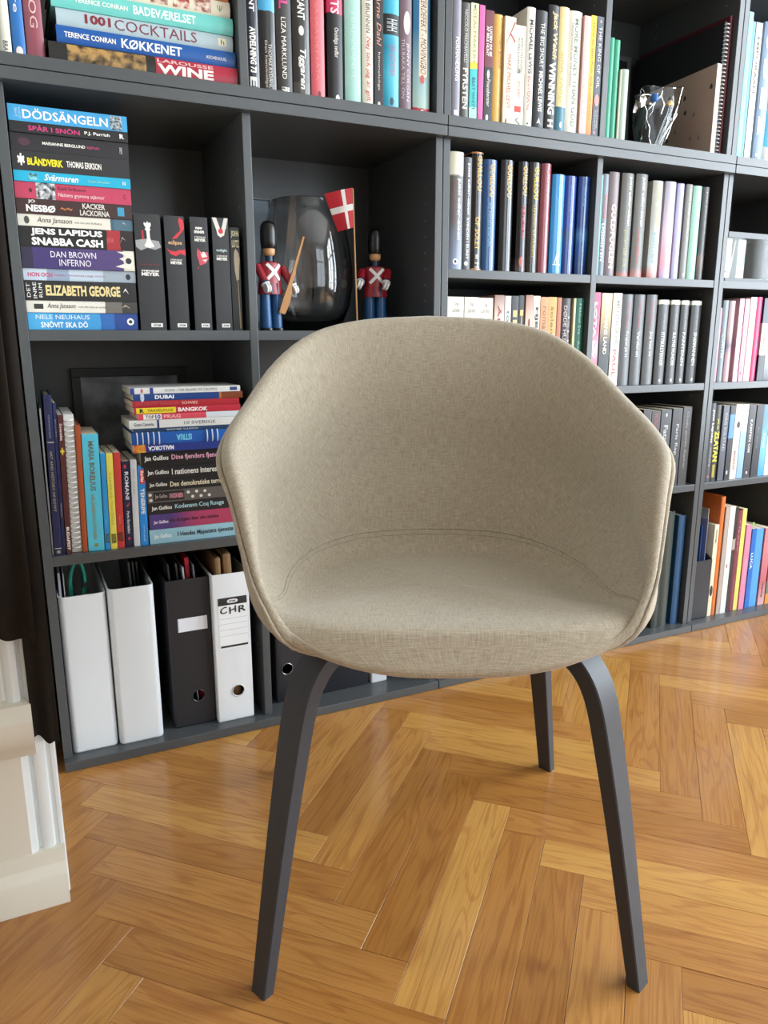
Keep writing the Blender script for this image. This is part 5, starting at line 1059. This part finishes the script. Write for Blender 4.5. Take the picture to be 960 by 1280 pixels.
# flag on a thin pole
yf = hf.y - .012
pt = onY(441, 236, yf); pbm = onY(446.5, 405, yf)
pdv = (pbm - pt).normalized(); pbm = pt + pdv * ((.8075 - pt.z) / pdv.z)
fl_ = empty('flag', pbm, 0, 'small red flag with a white cross on a thin wooden pole', 'flag')
MB().tube([(0, 0, 0), (pt - pbm)], .0017, 10).build('pole', BEECH, fl_, smooth=50)
cA = onY(406, 242, yf + .01) - pbm; cB = onY(441, 234.5, yf) - pbm; cC = onY(442.5, 284, yf) - pbm; cD = onY(423, 289.5, yf + .01) - pbm
def cl_(u, v, off=0): 
    p = cB.lerp(cA, u) * (1-v) + cC.lerp(cD, u) * v
    return (p.x, p.y - .006*math.sin(u*PI*1.2) - off, p.z)
def flag_patch(u0, u1, v0, v1, m, nm, off):
    n = 8; rings = [[cl_(u0 + (u1-u0)*i/n, v0 + (v1-v0)*j/4, off) for i in range(n+1)] for j in range(5)]
    rings2 = [[(x, y + .0006, z) for x, y, z in r] for r in rings]
    mb = MB(); mb.loft(rings, closed=False, caps=False); mb.loft(rings2, closed=False, caps=False); mb.build(nm, m, fl_, smooth=60)
flag_patch(0, 1, 0, 1, mat('#c2202f', .6, .05), 'cloth', 0)
flag_patch(.34, .48, 0, 1, mat('#eeebe6', .6, .03), 'cross_bar', .0006); flag_patch(0, 1, .40, .56, mat('#eeebe6', .6, .03), 'cross_bar', .0008)

# ------------------------------------------------------------------ shelf with the gift bag
gx = solveX(824, .07, ZT)
gb = empty('gift_bag', (gx, .07, ZT + .0005), 0, 'clear cellophane gift bag with dark contents beside the sage green book', 'gift bag')
rg = random.Random(5); n = 28; rings = []
for k in range(9):
    v = k / 8; z = .001 + .145*v; a = .026 + .032*math.sin(v*1.5) ; b = .026 + .016*v
    ring = []
    for i in range(n):
        th = 2*PI*i/n; cr = 1 + .10*math.sin(5*th + 3*v) * v + rg.uniform(-.06, .06)
        ring.append((.030*v - .012 + a*1.08*cr*math.cos(th), .03 + b*cr*math.sin(th), z + .006*v*math.cos(th) - .004*v*math.sin(3*th)))
    rings.append(ring)
CELLO = film_mat('cellophane_film', .80, 1.45)
mb = MB(); mb.loft(rings, caps=False); mb.build('cellophane', CELLO, gb, smooth=25)
MB().tube([rings[-1][i] for i in range(n)], .0011, 5, closed=True).build('bag_edge', CELLO, gb, smooth=60)
core = [[((x - (.030*(k/8) - .012)) * .86 + .030*(k/8) - .012, .03 + (y - .03)*.86, .002 + (z - .001)*.97) for x, y, z in rings[k]] for k in range(7)]
mb = MB(); mb.loft(core); mb.build('dark_gift', mat('#101012', .55, .5, 90), gb, smooth=25)
MB().lathe([(.001, -.011), (.007, -.008), (.011, 0), (.007, .008), (.001, .011)], 16, (-.024, .004, .119)).build('blue_ball', mat('#2f62a8', .4), gb, smooth=60)
MB().tube([(.012 + .0055*k, -.001 + .002*k, .108 + .008*math.sin(k*.62)) for k in range(6)], [.003, .005, .0055, .0055, .005, .003], 8).build('ribbon', mat('#c9a24a', .4), gb, smooth=60)
FOLD = CELLO
for q, (i0, k0, k1, st) in enumerate(((15, 0, 8, 1), (19, 1, 8, -1), (22, 0, 7, 1), (25, 2, 8, 0), (17, 3, 8, 1), (21, 4, 8, -1), (27, 0, 8, 0), (24, 0, 5, -1))):
    MB().tube([tuple(1.012*c if a_ == 0 else c for a_, c in enumerate(rings[k][(i0 + (st*(k - k0)) // 2) % n])) for k in range(k0, k1 + 1)], [.0003 + .0006*((k*7 + q) % 3)/2 for k in range(k0, k1 + 1)], 5).build('film_fold', FOLD, gb, smooth=60)
# pale pink patterned box
xa = solveX(886.8, .032, ZT); xb = solveX(892.2, .032, ZT); hb = solveZ(xa, .032, 79) - ZT
pb = empty('magazine_file', (xa, .032, ZT + .0004), 0, 'dusty pink patterned slim box beside the clear gift bag', 'file box')
tw = xb - xa
mb = MB(); ptsy = [(0, 0), (.235, 0), (.235, hb*.96), (0, hb)]
rings = [[(0, y, z) for y, z in ptsy], [(tw, y, z) for y, z in ptsy]]
fixn(mb.loft(rings).build('body', mat('#b39a8c', .55, .04, 20), pb))
flat_on(pb, .0003, tw-.0003, .001, hb-.001, mat('#d8c4ae', .5, .04), 'front_edge', -.0004)
rd = random.Random(3); drops = []
for q in range(26):
    y, z = rd.uniform(.01, .22), rd.uniform(.012, hb - .018)
    if any(abs(y-a)+abs(z-b) < .026 for a, b in drops): continue
    drops.append((y, z)); mb = MB(); dark = len(drops) % 2 == 0
    mb.v = [(-.0004, y + .0042*math.cos(t)*(1 - .35*math.sin(t)), z + .0058*math.sin(t)) for t in [2*PI*k/12 for k in range(12)]]; mb.f = [tuple(reversed(range(12)))]
    mb.build('printed_drop', ink('#3c3632' if dark else '#927c70'), pb)
# black spiral album and maroon book beyond it
xa = solveX(893.2, .03, ZT); xb = solveX(898, .03, ZT); ha = solveZ(xa, .03, 26) - ZT
al = empty('spiral_album', (xa, .03, ZT + .0004), 0, 'large black spiral-bound album standing between pink box and maroon book', 'album')
MB().cbox(0, xb-xa, .004, .29, 0, ha, .0008).build('cover', mat('#1d1d20', .5, .05, 30), al)
mb = MB()
for k in range(34):
    z = .006 + (ha - .012)*k/33; tq = xb-xa
    mb.tube([(tq/2 + tq*.46*math.cos(a), .006 - .007*math.sin(a), z) for a in [PI*j/8 for j in range(9)]], .0013, 5)
tag(mb.build('wire_binding', mat('#d0d0ce', .3), al, smooth=60), kind='stuff')
row(ZT, .03, '', 'tall books by the spiral album', [(898.6, 905, 19.5, 'h', '#5c1826', 'maroon tall book between the black spiral album and the case side', [], {'d': .29, 'sb': .002})])

# ------------------------------------------------------------------ clear display case
xa = solveX(904, .035, ZB); zt_b = solveZ(xa, .035, 289) ; 
dc = empty('display_case', (xa + .004, .035, ZB + .0003), 0, 'clear display case with black lid and base on a shelf', 'display case')
Wd = .17; Hd = zt_b - ZB
MB().cbox(0, Wd, 0, .2, 0, .009, .001).build('base', mat('#2c3036', .3), dc); MB().cbox(0, Wd, 0, .2, Hd - .014, Hd, .001).build('lid', mat('#3a3c40', .3), dc)
ACR = film_mat('clear_acrylic', .80, 1.18)
MB().box(0.001, Wd-.001, .001, .0025, .009, Hd-.014).build('front_pane', ACR, dc); MB().box(0.001, .0025, .003, .199, .009, Hd-.014).build('side_pane', ACR, dc); MB().box(Wd-.0025, Wd-.001, .003, .199, .009, Hd-.014).build('side_pane', ACR, dc)
MB().box(.0, Wd, .193, .1985, .009, Hd-.014).build('back', mat('#16171a', .4), dc)
hh = Hd - .025
cdz = MB().cbox(.003, .024, .008, .012, .0095, .0095+hh, .0008).build('reflection_card', band_mat([(0, '#b8b4a8'), (.12, '#3a4038'), (.2, '#dcd8c4'), (.58, '#8a8e8a'), (.62, '#e2cf9c')]), None)  # window reflection on the case, painted as colour bands on an added card
cdz.location = dc.location; tag(cdz, 'cream card painted with a window reflection in the clear display case', 'card')
tl = MB().cbox(.05, .078, .01, .05, .0095, .0095+hh, .001).build('storage_tin', cloudy_mat('#7fa09c', '#b4c4bc', 30, .3), None); tl.location = dc.location; tag(tl, 'mint grey slim tin in the clear display case', 'tin')
pn = empty('spoon', (xa + .040, .048, ZB + .0098), 0, 'pale curved spoon leaning in the clear display case', 'spoon')
MB().tube([(.010 - .020*(k/8)**1.4 + (0), .004, hh*.95*(1 - k/8) + .004) for k in range(9)], [.0012, .0014, .0016, .0016, .002, .0032, .0045, .0042, .002], 8).build('handle', mat('#d9cfc4', .25), pn, smooth=60)

# ------------------------------------------------------------------ black magazine holder with papers
sm = .028
xa = X2 + .0165; xb = solveX(883.3, .03, T) - .0008
mh = empty('magazine_holder', ((xa+xb)/2, sm, T + .0002), 0, 'black cut-away magazine holder on the bottom shelf holding blue folders', 'magazine holder')
lo = solveZ(xa, sm, 703) - T
open_box(mh, xb-xa-.001, .24, .30, .002, .0025, mat('#26272c', .45, .05, 30), low=lo)
wI = xb - xa - .008; xm = (xa+xb)/2
for k, (dx, yy, zz_, c, lab) in enumerate(((-.38, .008, .262, '#16305c', 'dark blue plastic folder in the black magazine holder'), (-.12, .008, .27, '#1f4a8c', 'blue plastic folder second in the black magazine holder'), (.16, .006, .288, '#7a86a6', 'blue-grey clear sleeve in the black magazine holder'), (.4, .02, .312, '#a3a29c', 'grey cardboard sheet rising highest from the black magazine holder'))):
    sheet('folder', xm + wI*dx, sm + yy, sm + .22, T + .006, T + zz_, .0022 if k else .005, mat(c, .3, .08, 30), lab, 'folder', 'papers in the black magazine holder')
# green sticky note on the blue book
sx = solveX(940, .045, .25); o = MB().cbox(-.004, .004, -.0004, .0004, -.02, .02, .0002).build('sticky_note', mat('#7fc23a', .6)); o.location = (solveX(941, .07, .24), .07, solveZ(solveX(941, .07, .24), .07, 661)); tag(o, 'lime green sticky note poking out of the light blue book', 'sticky note')

# ------------------------------------------------------------------ the chair
FAB = fabric_mat()
CH = empty('armchair', (.5056, -.5016, 0), math.radians(-24.226), 'beige upholstered bucket armchair on four dark tapered wooden legs', 'armchair')
V3 = lambda *a: Vector(a)
rimP = [V3(0,-.268,.440), V3(.075,-.267,.442), V3(.139,-.258,.451), V3(.186,-.240,.474), V3(.214,-.214,.508), V3(.231,-.180,.556), V3(.246,-.142,.608), V3(.260,-.097,.648), V3(.259,-.040,.673), V3(.243,.032,.707), V3(.218,.105,.752), V3(.172,.165,.791), V3(.100,.197,.810), V3(0,.207,.816)]
basP = [V3(0,-.252,.482), V3(.075,-.251,.482), V3(.135,-.243,.483), V3(.174,-.226,.484), V3(.192,-.198,.480), V3(.198,-.155,.470), V3(.200,-.100,.462), V3(.199,-.045,.458), V3(.194,.010,.455), V3(.180,.060,.453), V3(.152,.103,.452), V3(.110,.132,.452), V3(.056,.147,.452), V3(0,.151,.452)]
SUB = 4
thk = catmull([Vector((k, 0, 0)) for k in (.75,.75,.62,.42,.36,.46,.62,.85,1,1,1,1,1,1)], SUB); thk = [v.x for v in thk]; thk = thk + thk[-2:0:-1]
rimC = catmull(rimP, SUB); basC = catmull(basP, SUB)
mir = lambda L: [Vector((-p.x, p.y, p.z)) for p in L[-2:0:-1]]
rimC = rimC + mir(rimC); basC = basC + mir(basC)
S0 = V3(0, -.05, .468)
NU = len(rimC); NTt = 36
def bspl(ctrl, n):
    """clamped uniform cubic B-spline"""
    k = 3; m = len(ctrl); kn = [0]*(k+1) + [i for i in range(1, m-k)] + [m-k]*(k+1); out = []
    for j in range(n+1):
        u = min((m-k) * j / n, (m-k) - 1e-9)
        s = max(i for i in range(k, m) if kn[i] <= u)
        d = [ctrl[i+s-k].copy() for i in range(k+1)]
        for r in range(1, k+1):
            for i in range(k, r-1, -1):
                den = kn[i+1+s-r] - kn[i+s-k]; al = (u - kn[i+s-k]) / den if den else 0
                d[i] = d[i-1]*(1-al) + d[i]*al
        out.append(d[k])
    return out
grid = []; uvg = []
for i in range(NU):
    b = basC[i]; r = rimC[i]
    up = Vector((0, 0, 1))
    back = max(0, b.y) / .155                       # the backrest swells slightly towards the lumbar
    mid = b.lerp(r, .5) + Vector((b.x*.10, .030*back, -.01*back))
    inw = Vector((-r.x, -r.y*.9, 0)); inw = inw.normalized() * (.020 * max(0, min(1, (r.z - .50) / .12)))
    ctrl = [S0, S0.lerp(b, .45), S0.lerp(b, .80), S0.lerp(b, 1.0), b.lerp(mid, .55), mid, mid.lerp(r, .62) + inw, r]
    pts = bspl(ctrl, NTt); grid.append(pts)
    th = math.atan2(b.y - S0.y, b.x - S0.x); L = 0; row_ = []
    for j, p in enumerate(pts):
        if j: L += (p - pts[j-1]).length
        row_.append((L*math.cos(th), L*math.sin(th)))
    uvg.append(row_)
def normal(i, j):
    a = grid[(i+1) % NU][j] - grid[i-1][j]; b = grid[i][min(j+1, NTt)] - grid[i][max(j-1, 0)]
    if j == 0: return Vector((0, 0, 1))
    n = a.cross(b); 
    if n.length < 1e-9: return Vector((0, 0, 1))
    n.normalize(); return n
# orient: inside normal points up at the seat; then ease the twist at the front corners
sgn = 1 if normal(NU//4, 6).z > 0 else -1
NRM = [[normal(i, j) for j in range(NTt+1)] for i in range(NU)]
for it_ in range(6):
    NRM = [[(NRM[i-1][j] + NRM[i][j]*1.2 + NRM[(i+1) % NU][j]).normalized() for j in range(NTt+1)] for i in range(NU)]
def normal(i, j): return NRM[i % NU][j]
TH = .030
def make_shell(name, T0, T1, mat_):
    """closed padded shell between depths t0 and t1 under the inner surface, with a rolled rim"""
    mb = MB(); uv = []
    cols = []
    for i in range(NU):
        line = []; luv = []; t0, t1 = T0*thk[i], T1*thk[i]
        N = [normal(i, j) * sgn for j in range(NTt+1)]
        for j in range(1, NTt+1): line.append(grid[i][j] - N[j]*t0); luv.append(uvg[i][j])
        T_ = (grid[i][NTt] - grid[i][NTt-1]).normalized(); n = N[NTt]; rr = (t1 - t0) / 2; c = grid[i][NTt] - n*(t0+rr); l0 = Vector((*uvg[i][NTt], 0)); dv = l0.normalized()
        for k in range(1, 9):
            a = PI * k / 9; line.append(c + n*(rr*math.cos(a)) + T_*(rr*math.sin(a) * 1.0)); q = l0 + dv*(rr*a); luv.append((q.x, q.y))
        for j in range(NTt, 0, -1):
            q = l0 + dv*(rr*PI) + dv*((NTt-j)*.012); line.append(grid[i][j] - N[j]*t1); luv.append((q.x, q.y))
        cols.append((line, luv))
    n = len(cols[0][0]); uvv = []
    for line, luv in cols: mb.v += [tuple(p) for p in line]; uvv += luv
    ci = len(mb.v); mb.v.append(tuple(S0 - Vector((0,0,T0)))); uvv.append((0, 0)); mb.v.append(tuple(S0 - Vector((0,0,T1)))); uvv.append((.8, .8))
    for i in range(NU):
        i2 = (i+1) % NU
        for j in range(n-1): mb.f.append((i*n+j, i2*n+j, i2*n+j+1, i*n+j+1))
        mb.f.append((ci, i2*n, i*n)); mb.f.append((ci+1, i*n+n-1, i2*n+n-1))
    o = mb.build(name, mat_, CH, smooth=180); 
    ul = o.data.uv_layers.new(name='UVMap')
    for lp in o.data.loops: ul.data[lp.index].uv = uvv[lp.vertex_index]
    fixn(o); return o
make_shell('seat_cushion', 0, .027, FAB)
make_shell('outer_shell', .0275, .0375, FAB)
# stitched seam where seat meets back and arms
def surf_pt(i, f):
    j = f * NTt; a = int(j); q = j - a; p = grid[i % NU][a].lerp(grid[i % NU][min(a+1, NTt)], q); return p + normal(i, max(1, a)) * sgn * .0002
def seam(name, frac, idx, r=.0011):
    mb = MB(); mb.tube([surf_pt(i, frac(i)) for i in idx], r, 6); o = mb.build(name, FAB, CH, smooth=80)
    ul = o.data.uv_layers.new(name='UVMap'); 
    for lp in o.data.loops: v = o.data.vertices[lp.vertex_index].co; ul.data[lp.index].uv = (v.x, v.y)
ic = 3*SUB + 1
fr = lambda i: .47 + .52 * max(0, 1 - min(abs(i - ic), abs(NU - i - ic)) / 12) ** 2.4
seam('seat_seam', fr, list(range(ic, NU - ic + 1)))
seam('seat_seam', lambda i: fr(i) - .022, list(range(ic + 1, NU - ic)), .0006)
# legs: bent flat plywood, tapering to the foot
LEG = mat('#34353a', .5, .12, 60, spec=.45, name='black_stained_oak')
def leg(sx, sy):
    foot = V3(sx*.235, sy*.244, 0); o2 = V3(sx, sy*1.04, 0).normalized(); w2 = V3(-o2.y, o2.x, 0)
    path = [(foot, .0125, .0085), (V3(sx*.2205, sy*.2285, .11), .0145, .0095), (V3(sx*.207, sy*.2145, .21), .0165, .0103), (V3(sx*.1935, sy*.2005, .30), .0185, .0110), (V3(sx*.184, sy*.191, .355), .0197, .0113), (V3(sx*.174, sy*.181, .387), .0203, .0115), (V3(sx*.160, sy*.166, .407), .0205, .0115), (V3(sx*.140, sy*.146, .4165), .0205, .0115), (V3(sx*.10, sy*.104, .420), .0205, .0115), (V3(sx*.03, sy*.031, .421), .0205, .0115)]
    pts = catmull([p for p, a, b in path], 4); hw = catmull([Vector((a, b, 0)) for p, a, b in path], 4); rings = []
    for i, p in enumerate(pts):
        t = (pts[min(i+1, len(pts)-1)] - pts[max(i-1, 0)]).normalized(); n = w2.cross(t).normalized(); a, b = hw[i].x, hw[i].y; c = .0016
        if i == 0: n = w2.cross(Vector((0, 0, 1))).normalized()
        rings.append([p + w2*x + n*y for x, y in ((-a, -b+c), (-a+c, -b), (a-c, -b), (a, -b+c), (a, b-c), (a-c, b), (-a+c, b), (-a, b-c))])
    return fixn(MB().loft(rings).build('leg', LEG, CH, smooth=30))
for sx in (-1, 1):
    for sy in (-1, 1): leg(sx, sy)
MB().cbox(-.06, .06, -.06, .06, .405, .436, .006).build('mounting_plate', LEG, CH)

make_lettering()
